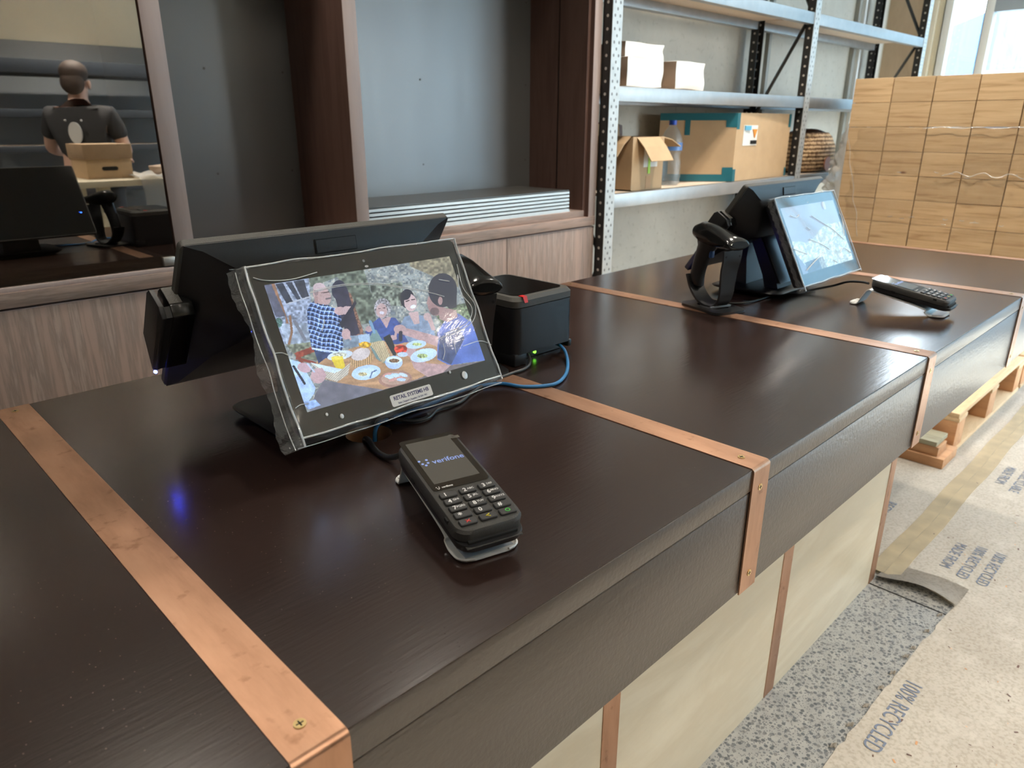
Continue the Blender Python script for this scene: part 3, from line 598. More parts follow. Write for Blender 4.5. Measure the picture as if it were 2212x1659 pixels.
# ================================================================== ITEMS ON THE RACK
ZL, ZM = 0.160, 0.610
def crumple(mb, x0, x1, y0, y1, z0, z1, m, amt, seed, mside=None, cuts=7):
    """soft rectangular pack with creased film; mside = colour of the two x ends"""
    t = bmesh.new(); bmesh.ops.create_cube(t, size=1.0); bmesh.ops.subdivide_edges(t, edges=t.edges[:], cuts=cuts, use_grid_fill=True)
    rr = np.random.default_rng(seed); ph = rr.uniform(0, 6, 8); sx, sy, sz = x1 - x0, y1 - y0, z1 - z0
    for v in t.verts:
        a = v.co * 2
        k = 0.5 * (math.sin(3 * a.x + ph[0] + 2 * a.z) + math.sin(4 * a.z + ph[1] - 2 * a.y) + math.sin(5 * a.y + ph[2] + a.x))
        ed = sorted([abs(a.x), abs(a.y), abs(a.z)])[1]
        n = Vector((a.x if abs(a.x) > .99 else 0, a.y if abs(a.y) > .99 else 0, a.z if abs(a.z) > .99 else 0))
        off = n * amt * (k * 0.5 - 0.9 * ed ** 4 * 0.5)
        v.co = Vector(((x0 + x1) / 2 + v.co.x * sx + off.x, (y0 + y1) / 2 + v.co.y * sy + off.y, max(z0, (z0 + z1) / 2 + v.co.z * sz + off.z)))
    i, j = mb.mi(m), mb.mi(mside or m)
    t.faces.ensure_lookup_table(); t.normal_update()
    for f in t.faces: f.material_index = j if abs(f.normal.x) > 0.75 else i; f.smooth = True
    bmesh.ops.translate(t, vec=-mb.org, verts=t.verts)
    me = bpy.data.meshes.new('tmp'); t.to_mesh(me); t.free(); mb.bm.from_mesh(me); bpy.data.meshes.remove(me)
def pack(x0, x1, y0, y1, z0, z1, seed, label):
    org = ((x0 + x1) / 2, (y0 + y1) / 2, z0); mb = MB(org); crumple(mb, x0, x1, y0, y1, z0, z1, M_WHITEBAG, 0.007, seed, M_KRAFT)
    mb.build('paper_bag_pack', None, 60, label=label, category='pack', group='white packs on the middle shelf')
pack(2.775, 3.052, 2.095, 2.36, ZM + .001, 0.735, 1, 'large white pack standing next to the perforated upright, lower of two')
pack(2.80, 3.095, 2.13, 2.34, 0.733, 0.800, 2, 'flat white pack lying on top of the large white pack')
pack(3.155, 3.405, 2.095, 2.37, ZM + .001, 0.738, 3, 'white pack with brown side standing to the right of the two piled packs')

# open small carton
org = (2.95, 2.19, ZL); bx = thing('open_carton', org, 'small open cardboard box with raised flaps and green tape', 'box')
mb = MB(org)
for a in ((2.835, 3.075, 2.085, 2.089), (2.835, 3.075, 2.326, 2.330), (2.831, 2.835, 2.085, 2.33), (3.075, 3.079, 2.085, 2.33)): mb.box(*a, ZL + .001, 0.40, M_CARD)
mb.box(2.831, 3.079, 2.085, 2.33, ZL + .001, ZL + .006, M_CARD); mb.build('carton_body', bx)
def flap(p, q, d, name='flap', mat=M_CARD, o=org, par=bx, th=0.004):
    p, q, d = Vector(p), Vector(q), Vector(d); mb = MB(o)
    pts = [p, q, q + d * 0.5 + Vector((0, 0, 0.006)), q + d, p + d, p + d * 0.5 + Vector((0, 0, 0.006))]
    n = (q - p).cross(d).normalized() * th
    a = [p, q, q + d * .5 + Vector((0, 0, .01)), p + d * .5 + Vector((0, 0, .01))]; b = [a[3], a[2], q + d, p + d]
    mb.prism(a, n, mat); mb.prism(b, n, mat); mb.build(name, par)
flap((2.86, 2.087, 0.40), (3.04, 2.087, 0.40), (0.02, -0.075, -0.105))
flap((3.077, 2.09, 0.40), (3.077, 2.32, 0.40), (0.125, -0.02, -0.045))
flap((2.833, 2.10, 0.40), (2.833, 2.32, 0.40), (-0.095, 0, -0.085))
flap((2.86, 2.328, 0.40), (3.04, 2.328, 0.40), (0, 0.010, 0.055))
mb = MB(org); mb.box(2.92, 3.03, 2.0835, 2.085, 0.265, 0.345, M_LABEL); mb.build('paper_label', bx)
mb = MB(org); mb.box(2.955, 2.972, 2.0815, 2.0835, 0.235, 0.345, M_LIME); mb.build('lime_tape', bx)
mb = MB(org); mb.box(2.945, 2.985, 2.0838, 2.085, 0.165, 0.225, plain('brown_tape', (0.55, 0.33, 0.17), 0.3)); mb.build('brown_tape', bx)
# folded brown carrier bags behind it
org = (3.05, 2.375, ZL); mb = MB(org); crumple(mb, 2.74, 3.10, 2.345, 2.40, ZL + .001, 0.455, plain('dark_brown_paper', (0.10, 0.055, 0.04), 0.5), 0.02, 9)
mb.build('folded_paper_bags', None, 60, label='dark brown folded bags standing behind the open cardboard box', category='bag')
# water bottle
org = (3.30, 2.19, ZL); bt = thing('water_bottle', org, 'clear plastic water bottle with a blue cap between two cardboard boxes', 'bottle')
prof = [(0.0, 0.002), (0.035, 0.002), (0.043, 0.012), (0.041, 0.03), (0.044, 0.045), (0.041, 0.06), (0.044, 0.075), (0.041, 0.09), (0.043, 0.105), (0.036, 0.13), (0.038, 0.15), (0.044, 0.165), (0.044, 0.205), (0.040, 0.225), (0.028, 0.255), (0.015, 0.275), (0.0135, 0.285)]
mb = MB(org); mb.loft([[(org[0] + r * 1.25 * math.cos(2 * PI * k / 24), org[1] + r * 1.25 * math.sin(2 * PI * k / 24), ZL + z * 1.04) for k in range(24)] for r, z in prof[1:]], M_PET); mb.build('bottle_body', bt)
mb = MB(org); mb.cyl((org[0], org[1], ZL + .170), (org[0], org[1], ZL + .208), 0.0555, plain('blue_sleeve', (0.10, 0.22, 0.50), 0.3), n=24, caps=False); mb.build('bottle_label', bt)
mb = MB(org); mb.cyl((org[0], org[1], ZL + .292), (org[0], org[1], ZL + .314), 0.019, plain('blue_cap', (0.02, 0.09, 0.60), 0.35), n=20); mb.build('bottle_cap', bt)
# large taped box
org = (4.10, 2.27, ZL); lb = thing('large_carton', org, 'large sealed cardboard box with teal tape along its edges and a paper label', 'box')
mb = MB(org); X0, X1, Y0, Y1, Z1 = 3.45, 4.475, 2.135, 2.405, 0.512
# seen corner-on: a wide end facing right and a long side facing left
foot = [(3.72, 2.068), (4.400, 2.095), (4.430, 2.385), (3.47, 2.385)]
mb.prism([(x, y, ZL + .001) for x, y in foot], (0, 0, Z1 - ZL), M_CARD); mb.build('carton_body', lb)
def strip_on(p, q, z0, z1, m, name, off=0.0015):
    p, q = Vector((*p, 0)), Vector((*q, 0)); d = (q - p).normalized(); n = Vector((d.y, -d.x, 0)) * off; mb = MB(org)
    mb.prism([(p.x, p.y, z0), (q.x, q.y, z0), (q.x, q.y, z1), (p.x, p.y, z1)], n, m); return mb.build(name, lb)
A, B = (3.47, 2.385), (3.72, 2.068)
def lerp(t): return (A[0] + (B[0] - A[0]) * t, A[1] + (B[1] - A[1]) * t)
strip_on(lerp(0), lerp(1), 0.475, Z1, M_TEAL, 'teal_tape'); strip_on(lerp(0), lerp(1), ZL + .002, ZL + .038, M_TEAL, 'teal_tape')
strip_on(lerp(0.86), lerp(1), 0.44, 0.476, M_TEAL, 'teal_tape'); strip_on(lerp(0.86), lerp(1), ZL + .037, ZL + .075, M_TEAL, 'teal_tape')
strip_on(lerp(0.33), lerp(0.40), 0.40, 0.476, M_TEAL, 'teal_tape'); strip_on(lerp(0.02), lerp(0.14), ZL + .037, ZL + .14, M_TEAL, 'teal_tape')
C_, D_ = (3.72, 2.068), (4.400, 2.095)
def l2(t): return (C_[0] + (D_[0] - C_[0]) * t, C_[1] + (D_[1] - C_[1]) * t)
strip_on(l2(0), l2(0.05), 0.43, Z1, M_TEAL, 'teal_tape'); strip_on(l2(0), l2(0.045), ZL + .002, ZL + .065, M_TEAL, 'teal_tape'); strip_on(l2(0.955), l2(1.0), 0.44, Z1, M_TEAL, 'teal_tape'); strip_on(l2(0.97), l2(1.0), ZL + .002, ZL + .05, M_TEAL, 'teal_tape')
lab = strip_on(l2(0.12), l2(0.365), 0.345, 0.45, M_LABEL, 'paper_label', 0.002)
mb = MB(org); mb.box(3.81, 3.875, 2.064, 2.072, 0.425, 0.448, plain('sky_blue_print', (0.12, 0.42, 0.62), 0.5)); mb.build('printed_block', lab)
mb = MB(org); mb.prism([(3.905, 2.075, 0.43), (3.955, 2.075, 0.43), (3.932, 2.075, 0.385)], (0, -0.006, 0), plain('orange_print', (0.75, 0.28, 0.04), 0.5)); mb.build('printed_block', lab)
mb = MB(org)
for k in range(7): mb.box(3.89 + k * 0.010, 3.895 + k * 0.010, 2.0685, 2.074, 0.352, 0.372, M_DARK)
mb.build('barcode', lab)
# straw basket
org = (4.93, 2.24, ZL); bk = thing('straw_basket', org, 'round woven straw basket bag with a dark brown rim', 'basket')
def weave():
    m, nt, b = new_mat('woven_straw'); v = coords(nt); t = N(nt, 'ShaderNodeTexWave'); t.bands_direction = 'Z'; t.inputs['Scale'].default_value = 13; t.inputs['Distortion'].default_value = 2.5; t.inputs['Detail Scale'].default_value = 6; nt.links.new(v, t.inputs[0])
    ns = noise(nt, coords(nt, (1, 1, 0.4)), 60, 3); c = ramp(nt, t.outputs['Fac'], [(0.1, (0.20, 0.11, 0.055)), (0.5, (0.62, 0.42, 0.23)), (1, (0.72, 0.52, 0.31))])
    k = ramp(nt, ns, [(0.36, (0.45, 0.38, 0.32)), (0.5, (1, 1, 1))]); nt.links.new(mixc(nt, 1, c, k, 'MULTIPLY'), b.inputs['Base Color']); b.inputs['Roughness'].default_value = 0.8; bump(nt, b, t.outputs['Fac'], 0.6, 0.01); return m
M_STRAW = weave()
mb = MB(org); mb.loft([[(org[0] + r * 1.12 * math.cos(2 * PI * k / 32), org[1] + r * 0.62 * math.sin(2 * PI * k / 32), ZL + z) for k in range(32)] for r, z in ((0.20, 0.002), (0.26, 0.02), (0.285, 0.08), (0.275, 0.16), (0.235, 0.22), (0.20, 0.245), (0.185, 0.24), (0.15, 0.2))], M_STRAW); mb.build('basket_body', bk)
mb = MB(org); M_LEATH = plain('dark_brown_leather', (0.055, 0.025, 0.018), 0.5)
mb.loft([[(org[0] + 0.03 + r * math.cos(2 * PI * k / 24), org[1] + r * 0.6 * math.sin(2 * PI * k / 24), ZL + z + 0.02 * math.sin(4 * PI * k / 24)) for k in range(24)] for r, z in ((0.19, 0.225), (0.195, 0.25), (0.17, 0.245))], M_LEATH); mb.build('basket_rim', bk)
mb = MB(org); mb.cyl((org[0] - 0.02, org[1] - 0.178, ZL + 0.055), (org[0] - 0.02, org[1] - 0.185, ZL + 0.055), 0.045, plain('tan_leather', (0.36, 0.14, 0.07), 0.5), n=20); mb.build('leather_patch', bk)

# ================================================================== CRATES, PALLET, TIMBER
ycol = [1.8326, 1.618, 1.403, 1.188, 0.973, 0.758]; rows = [0.703 - 0.1315 * i for i in range(11)]
ORD = ['top', 'second', 'third', 'fourth', 'fifth', 'sixth', 'seventh', 'eighth', 'ninth', 'bottom']
COLN = ['leftmost', 'second from the left', 'middle', 'second from the right', 'rightmost']
for j in range(10):
    for i in range(5):
        org = (4.95, (ycol[i] + ycol[i + 1]) / 2, rows[j + 1]); mb = MB(org); g = 0.0022
        dx = rng.uniform(-0.002, 0.003)
        mb.box(4.60 + dx, 5.30, ycol[i + 1] + g, ycol[i] - g, rows[j + 1] + 0.0008, rows[j] - 0.0012, M_CRATE, 0.0015, 1)
        o = mb.build('pine_crate', None, label='pale pine crate in the %s row, %s column of the wrapped stack' % (ORD[j], COLN[i]), category='crate', group='pine crates stacked on the pallet')
# stretch wrap around the stack
org = (4.95, 1.3, -0.6); wr = MB(org)
def wrapf(u, v):
    z = -0.60 + v * 1.035; y = 0.755 + u * 1.09
    edge = max(0.0, (u - 0.86) / 0.14)
    yy = y + 0.095 * edge * math.sin(PI * min(1, max(0, (0.43 - z) / 0.6))) ** 0.6 * (0.7 + 0.3 * math.sin(v * 23))
    x = 4.585 - 0.01 * math.sin(u * 60 + 9 * v) * 0.4 - 0.004 * math.sin(v * 70 + u * 9) - 0.02 * edge + 0.14 * edge * edge
    return Vector((x, yy, z))
wr.grid(lambda u, v: wrapf(u * 0.86, v), 50, 60, M_WRAPF); wr.grid(lambda u, v: wrapf(0.86 + u * 0.14, v) + Vector((.0, 0, 0)), 14, 60, M_WRAPF); 
wr.grid(lambda u, v: Vector((4.72 + u * 0.6, 1.85 + 0.075 * math.sin(PI * min(1, max(0, (0.43 - (-0.6 + v * 1.035)) / 0.6))) ** 0.6 * (1 - u) * (0.8 + 0.2 * math.sin(v * 31 + u * 12)), -0.60 + v * 1.035)), 24, 60, M_WRAP)
def ridge(z0, y0, y1, amp=0.004): wr.tube([(4.580 - 0.003 * math.sin(k * 2.1), y0 + (y1 - y0) * k / 14, z0 + amp * math.sin(k * 1.7)) for k in range(15)], 0.0022, M_CREASE, n=6, smooth=3)
ridge(0.437, 0.76, 1.42); ridge(0.20, 0.80, 1.28, 0.012)
for q, (yy, n_) in enumerate(((1.815, 9),)): wr.tube([(4.574 - .004 * math.sin(k * 2.7 + q), yy + 0.007 * math.sin(k * 2.3 + yy * 19) - 0.018 * k, 0.38 - 0.07 * k) for k in range(n_)], 0.0014, M_CREASE, n=6, smooth=3)
def bulge(u, v):
    z = -0.22 + v * 0.68; prof_ = math.sin(PI * min(1, (1 - v) * 1.02)) ** 0.55 if v < 1 else 0
    a = u * PI; w_ = (0.075 + 0.03 * math.sin(v * 4.5)) * prof_
    k = 1 + 0.13 * math.sin(v * 34 + u * 9) + 0.10 * math.sin(v * 71 - u * 21) + 0.08 * math.sin(u * 30 + v * 13)
    return Vector((4.66 - 0.10 * math.cos(a) * 1.0, 1.815 + (0.02 + w_) * math.sin(a) * k, z))
wr.grid(bulge, 44, 110, M_WRAP)
rw = random.Random(4)
for q in range(34):
    v0 = rw.uniform(0.05, 0.92); u0 = rw.uniform(0.12, 0.7); L_ = rw.uniform(0.03, 0.09)
    wr.tube([bulge(u0 + .05 * k * rw.uniform(-.6, .8), min(1, v0 + L_ * k / 3)) + Vector((-.003, .002, 0)) for k in range(4)], 0.0011, M_CREASE, n=6, smooth=3)  # short pale tubes imitating glints on the crinkled film
for q in range(16):
    y_ = rw.uniform(0.80, 1.50); z_ = rw.choice((0.20, 0.19, -0.06, -0.05)) + rw.uniform(-.02, .02)
    wr.tube([(4.579, y_ + .012 * k, z_ + rw.uniform(-.004, .004)) for k in range(3)], 0.0016, M_CREASE, n=6, smooth=2)  # more pale tubes in place of glints on the taut film
wr.build('stretch_wrap', None, 80, label='clear stretch film wrapped around the pine crate stack, bulging on its left', category='plastic wrap')

def pallet(x0, x1, y0, y1, label):
    org = ((x0 + x1) / 2, (y0 + y1) / 2, -0.9); p = thing('timber_pallet', org, label, 'pallet', group='pallets under the crates')
    for y in (y0, (y0 + y1) / 2 - 0.05, y1 - 0.1):
        mb = MB(org); mb.box(x0, x1, y, y + 0.1, -0.899, -0.880, M_PINE, 0.002); mb.build('bottom_board', p)
        for k in range(3):
            xx = x0 + (x1 - x0 - 0.12) * k / 2
            mb = MB(org); mb.box(xx, xx + 0.12, y + 0.004, y + 0.096, -0.880, -0.752, M_PINEO, 0.002); mb.build('block', p)
    for k in range(3):
        xx = x0 + (x1 - x0 - 0.12) * k / 2
        mb = MB(org); mb.box(xx, xx + 0.12, y0, y1, -0.752, -0.733, M_PINE, 0.002); mb.build('stringer', p)
    n = 7; w = (y1 - y0) / n
    for k in range(n):
        mb = MB(org); mb.box(x0, x1, y0 + k * w + 0.004, y0 + (k + 1) * w - 0.008, -0.733, -0.712, M_PINE, 0.002); mb.build('deck_board', p)
pallet(3.37, 4.52, 0.69, 1.75, 'empty pine pallet lying under the far end of the counter')
pallet(4.56, 5.72, 0.69, 1.86, 'pine pallet under the wrapped stack of crates')
mb = MB((3.27, 1.1, -0.9)); mb.box(3.174, 3.365, 0.675, 1.50, -0.8995, -0.856, M_PINEO, 0.002); mb.build('timber_offcut', None, label='wide orange pine offcut on the floor, lowest of the pile beside the pallet', category='timber', group='timber offcuts beside the pallet')
mb = MB((3.24, 1.1, -0.856)); mb.box(3.19, 3.30, 0.705, 1.50, -0.8555, -0.816, M_PINEO, 0.002); mb.build('timber_offcut', None, label='narrow orange pine offcut lying in the middle of the pile', category='timber', group='timber offcuts beside the pallet')
mb = MB((3.27, 1.1, -0.816)); mb.box(3.19, 3.335, 0.715, 1.50, -0.8155, -0.795, M_PINEG, 0.002); mb.build('timber_offcut', None, label='weathered grey green board on top of the timber pile', category='timber', group='timber offcuts beside the pallet')
# timber legs that carry the far end of the counter
mb = MB((2.9, 1.1, -0.9)); mb.box(2.75, 2.80, 1.2, 1.3, -0.9, -0.206, M_PINEO); mb.build('timber_prop', None, label='upright timber prop under the far end of the counter', category='timber')

# ================================================================== FLOOR PAPER
def sheet(pts, name, label, z=-0.8985, m=M_PAPER, lift=None, fine=None):
    org = (sum(p[0] for p in pts) / len(pts), sum(p[1] for p in pts) / len(pts), -0.9); mb = MB(org)
    mb.prism([(x, y, z) for x, y in pts], (0, 0, 0.0008), m)
    return mb.build(name, None, label=label, category='floor covering')
torn = []
rr = random.Random(3); x = 2.14
while x > -1.5:
    torn.append((x, 0.366 + 0.03 * (2.14 - x) / 0.8 * 0.8 + rr.uniform(-0.004, 0.004))); x -= rr.uniform(0.02, 0.05)
sheet([(2.20, 0.358)] + torn + [(-1.5, -1.3), (5.9, -1.3), (5.9, 0.560), (2.32, 0.560), (2.26, 0.50), (2.23, 0.42)], 'floor_paper', 'large sheet of brown floor protection paper with a torn edge in front of the counter')
sheet([(2.245, 0.575), (6.6, 0.575), (6.6, 1.9), (2.245, 1.9)], 'floor_paper', 'brown floor protection paper running under the counter end and pallets', -0.8992)
mb = MB((2.2, 0.47, -0.9))
def lip(u, v):
    x = 2.185 + v * 0.14 + 0.010 * math.sin(u * 5); y = 0.352 + u * 0.222
    zz = 0.030 * (1 - v) ** 2 * (0.35 + 0.65 * math.sin(PI * (0.15 + 0.7 * u)) ** 2)
    return Vector((x, y, -0.8975 + zz))
mb.grid(lip, 30, 14, M_PAPER, 0.0008); mb.build('curled_paper_edge', None, 80, label='curled up edge of the floor paper at the corner of the counter base', category='floor covering')
for k, (y0, y1, lab) in enumerate(((0.567, 0.612, 'pale masking tape strip on the floor paper nearer the pallets'), (0.524, 0.5665, 'pale masking tape strip on the floor paper nearer the viewer'))):
    mb = MB((4.0, (y0 + y1) / 2, -0.8975)); 
    mb.grid(lambda u, v: Vector((2.215 + u * 4.0, y0 + (y1 - y0) * v + 0.003 * math.sin(u * 40), -0.8970 + (0.028 * (1 - u / 0.035) ** 2 * 0.3 if u < 0.035 else 0) + 0.0006 * math.sin(u * 160 + v * 3))), 160, 3, M_TAPE, 0.0006)
    mb.build('masking_tape', None, 80, label=lab, category='tape')
def ink(lines, x, y, size, label, rot=PI, parent=None):
    t = thing('printed_marking', (x, y, -0.8975), label, 'printed text')
    for k, s in enumerate(lines):
        mx = Matrix.Rotation(rot, 4, 'Z') @ Matrix.Translation((0, -k * size * 1.15, 0.0012)); text('lettering', s, size, M_INK, t, mx, sx=0.72)
    return t
ink(['100% RECYCLED'], 1.63, 0.335, 0.058, 'grey 100% RECYCLED print along the torn edge, nearest the viewer')
ink(['100% RECYCLED', '100% RECYCLED', 'MADE FROM'], 2.50, 0.335, 0.048, 'grey 100% RECYCLED print beside the curled paper edge')
ink(['100% RECYCLED', '100% RECYCLABLE', 'MADE FROM'], 3.30, 0.36, 0.05, 'grey RECYCLED print below the masking tape at the right')
ink(['RECYCLABLE', 'MADE FROM'], 2.62, 0.72, 0.055, 'grey RECYCLABLE print beside the counter base')
mb = MB((2.6, 0.1, -0.897)); rr = random.Random(11)
for k in range(900):
    x = rr.uniform(1.35, 4.8); y = rr.gauss(0.12, 0.22)
    if y > 0.56 or (x < 2.2 and y > 0.35): continue
    s = rr.choice((0.0008, 0.0012, 0.002, 0.003)) ; a = rr.uniform(0, PI); L = s * rr.uniform(1, 4)
    dx, dy = math.cos(a) * L, math.sin(a) * L
    mb.poly([(x, y, -0.8972), (x + dx, y + dy, -0.8965), (x + dx - dy * .4, y + dy + dx * .4, -0.8965), (x - dy * .4, y + dx * .4, -0.8972)], MATS['orange_pine'] if k % 6 == 0 else MATS['shaded_walnut_board'])
mb.build('sawdust', None, label='scattered sawdust and wood chips on the floor paper', category='sawdust', kind='stuff')
rr = random.Random(5)
for k in range(9):
    x = 1.42 + k * 0.085 + rr.uniform(-.02, .02); y = 0.372 + 0.03 * (2.14 - x) + 0.002
    mb = MB((x, y, -0.897)); n = 10
    mb.grid(lambda u, v: Vector((x + u * 0.017 + .004 * math.sin(v * 5), y - 0.005 + v * 0.011, -0.8968 + 0.005 * math.sin(u * PI) * abs(math.sin(v * 4 + k)) + 0.0005)), 5, 5, M_PAPER, 0.0006)
    mb.build('torn_paper_scrap', None, 80, label='small curled scrap of brown paper on the torn edge of the floor paper', category='paper scrap', group='paper scraps along the torn edge')
# ================================================================== SCREEN PICTURES (painted as face colours of the lit panel, the far one a painted reflection)
def lin(c): c = np.asarray(c, float) / 255.0; return np.where(c <= 0.04045, c / 12.92, ((c + 0.055) / 1.055) ** 2.4)
def homog(src, dst):
    A = []
    for (x, y), (u, v) in zip(src, dst): A += [[x, y, 1, 0, 0, 0, -u * x, -u * y, -u], [0, 0, 0, x, y, 1, -v * x, -v * y, -v]]
    return np.linalg.svd(np.array(A))[2][-1].reshape(3, 3)
def inpoly(X, Y, P):
    r = np.zeros(X.shape, bool); n = len(P)
    for i in range(n):
        x1, y1 = P[i]; x2, y2 = P[(i + 1) % n]
        if y1 == y2: continue
        c = ((y1 > Y) != (y2 > Y)) & (X < (x2 - x1) * (Y - y1) / (y2 - y1) + x1); r ^= c
    return r
def vnoise(X, Y, s, seed):
    g = np.random.default_rng(seed).random((64, 64)); x = X / s; y = Y / s; xi = np.floor(x).astype(int); yi = np.floor(y).astype(int); fx = x - xi; fy = y - yi
    fx = fx * fx * (3 - 2 * fx); fy = fy * fy * (3 - 2 * fy); a = g[yi % 64, xi % 64]; b = g[yi % 64, (xi + 1) % 64]; c = g[(yi + 1) % 64, xi % 64]; d = g[(yi + 1) % 64, (xi + 1) % 64]
    return (a * (1 - fx) + b * fx) * (1 - fy) + (c * (1 - fx) + d * fx) * fy
class Paint:
    def __init__(s, nu, nv, quad):
        U, V = np.meshgrid((np.arange(nu) + .5) / nu, (np.arange(nv) + .5) / nv); H = homog([(0, 0), (1, 0), (1, 1), (0, 1)], quad)
        w = H[2, 0] * U + H[2, 1] * V + H[2, 2]; s.X = (H[0, 0] * U + H[0, 1] * V + H[0, 2]) / w; s.Y = (H[1, 0] * U + H[1, 1] * V + H[1, 2]) / w
        s.I = np.zeros((nv, nu, 3)); s.nu, s.nv = nu, nv
    def put(s, m, col, var=0.0, sc=20, seed=1, pat=None):
        c = np.broadcast_to(np.array(col, float), s.I.shape).copy()
        if var: c = c * (1 + var * (vnoise(s.X, s.Y, sc, seed) - .5) * 2)[..., None]
        if pat is not None: c = pat(c)
        s.I[m] = c[m]
    def poly(s, P, col, **k): s.put(inpoly(s.X, s.Y, P), col, **k)
    def ell(s, cx, cy, rx, ry, col, a=0.0, **k):
        ca, sa = math.cos(a), math.sin(a); dx, dy = s.X - cx, s.Y - cy
        s.put(((dx * ca + dy * sa) / rx) ** 2 + ((-dx * sa + dy * ca) / ry) ** 2 < 1, col, **k)
    def line(s, P, w, col, **k):
        for (x1, y1), (x2, y2) in zip(P, P[1:]):
            L2 = (x2 - x1) ** 2 + (y2 - y1) ** 2 + 1e-9; t = np.clip(((s.X - x1) * (x2 - x1) + (s.Y - y1) * (y2 - y1)) / L2, 0, 1)
            s.put((s.X - x1 - t * (x2 - x1)) ** 2 + (s.Y - y1 - t * (y2 - y1)) ** 2 < w * w, col, **k)
def garden_lunch():
    p = Paint(400, 225, [(308, 405), (1690, 183), (1948, 965), (640, 1365)]); X, Y = p.X, p.Y
    n1, n2, n3 = vnoise(X, Y, 38, 1), vnoise(X, Y, 13, 2), vnoise(X, Y, 90, 3)
    p.I[:] = np.array([142, 140, 128]) * (0.66 + 0.42 * n1 + 0.28 * n2)[..., None]
    m = (n2 > .70); p.put(m, (178, 168, 146), var=.2); m = (n2 < .20); p.put(m, (104, 106, 104), var=.25)
    p.poly([(1380, 180), (1720, 160), (1760, 420), (1400, 260)], (140, 122, 90), var=.35, sc=16, seed=4)
    p.poly([(640, 330), (1050, 270), (1130, 520), (1150, 690), (1020, 700), (860, 340), (660, 420)], (104, 106, 84), var=.45, sc=18, seed=5)   # climbing leaves
    p.poly([(300, 380), (640, 330), (690, 820), (440, 860)], (150, 152, 162), var=.35, sc=14, seed=6)                                # plaster wall
    p.poly([(300, 390), (360, 390), (470, 640), (400, 650)], (92, 88, 98), var=.2); p.poly([(360, 395), (390, 395), (520, 760), (490, 850), (470, 640)], (150, 102, 70), var=.2)
    for P in ([(392, 395), (455, 388), (530, 530), (480, 548)], [(470, 385), (520, 378), (590, 515), (560, 520)], [(528, 372), (606, 360), (648, 490), (596, 515)]):
        p.poly(P, (48, 50, 58), var=.3); 
    p.line([(480, 548), (650, 492)], 5, (190, 185, 180)); p.line([(455, 388), (532, 530)], 5, (170, 168, 172)); p.line([(520, 378), (592, 512)], 5, (170, 168, 172))
    p.poly([(420, 700), (650, 690), (700, 860), (480, 850)], (168, 172, 178), var=.35, sc=24, seed=7)
    p.poly([(480, 860), (700, 830), (760, 980), (560, 960)], (120, 118, 92), var=.4, sc=16, seed=8)
    p.line([(505, 640), (520, 760), (500, 850)], 9, (140, 96, 66)); p.line([(540, 680), (620, 820)], 12, (120, 116, 118)); p.ell(420, 690, 28, 38, (70, 98, 84), var=.5, sc=7)
    p.poly([(880, 400), (960, 470), (1060, 780), (940, 800)], (134, 88, 66), var=.4, sc=9, seed=9)                                    # brick jamb
    p.ell(870, 440, 55, 75, (44, 42, 56)); p.poly([(820, 430), (930, 420), (1030, 770), (930, 800)], (52, 46, 58), var=.2)
    p.poly([(1100, 400), (1340, 380), (1360, 560), (1130, 560)], (112, 112, 92), var=.55, sc=15, seed=10)
    p.poly([(1560, 600), (1860, 520), (1880, 640), (1640, 700)], (96, 104, 70), var=.6, sc=12, seed=11)
    p.poly([(920, 790), (1060, 780), (1080, 860), (900, 880)], (126, 136, 142), var=.2)
    # chair and ground
    p.poly([(540, 920), (700, 860), (715, 900), (590, 950), (620, 1010), (590, 1010)], (150, 62, 44), var=.2); p.line([(560, 960), (720, 1000)], 10, (140, 60, 44))
    # table
    wood_t = lambda c: c * (0.85 + 0.3 * vnoise(X * .35 + Y * .9, Y, 22, 12))[..., None]
    p.poly([(700, 985), (1000, 870), (1300, 800), (1640, 850), (1760, 1010), (1450, 1112), (1205, 1195), (900, 1150), (760, 1110)], (188, 136, 92), pat=wood_t)
    p.poly([(760, 1125), (1200, 1190), (1130, 1230), (650, 1375), (700, 1225)], (112, 104, 108), var=.12, sc=40)
    p.poly([(1200, 1190), (1450, 1108), (1700, 1005), (1960, 965), (1300, 1200), (1130, 1232)], (120, 100, 92), var=.12)
    # standing man in a plaid shirt
    p.poly([(680, 870), (900, 870), (890, 940), (770, 960), (720, 1000)], (44, 58, 88), var=.2)
    def plaid(c):
        a = (X + 0.25 * Y + 6 * np.sin(Y / 30)) % 34; b = (Y - 0.2 * X + 5 * np.sin(X / 25)) % 34; o = np.zeros(c.shape) + np.array([52, 82, 140.])
        o[a < 8] = (170, 190, 224); o[b < 8] = (160, 182, 220); o[(a < 8) & (b < 8)] = (226, 234, 244); o[(a > 14) & (a < 24) & (b > 12)] = (22, 30, 54); o[b > 22] = o[b > 22] * .62; return o * (0.8 + 0.35 * vnoise(X, Y, 40, 77))[..., None]
    p.poly([(632, 590), (655, 540), (700, 520), (800, 560), (885, 625), (895, 700), (905, 870), (880, 905), (800, 915), (672, 895), (640, 720)], (60, 90, 150), pat=plaid)
    p.poly([(690, 560), (860, 580), (868, 640), (760, 690), (660, 640)], (60, 90, 150), pat=plaid); p.line([(680, 885), (880, 915)], 6, (220, 224, 230))
    p.ell(735, 470, 58, 80, (196, 152, 138), a=-.2); p.ell(775, 500, 36, 55, (202, 158, 144)); p.ell(722, 420, 46, 34, (214, 178, 168)); p.ell(700, 460, 16, 24, (150, 120, 112)); p.line([(742, 462), (795, 455)], 4, (92, 66, 60)); p.line([(775, 508), (812, 500)], 6, (110, 92, 88)); p.ell(700, 515, 14, 30, (176, 132, 120))
    p.ell(880, 600, 44, 32, (202, 158, 146)); 
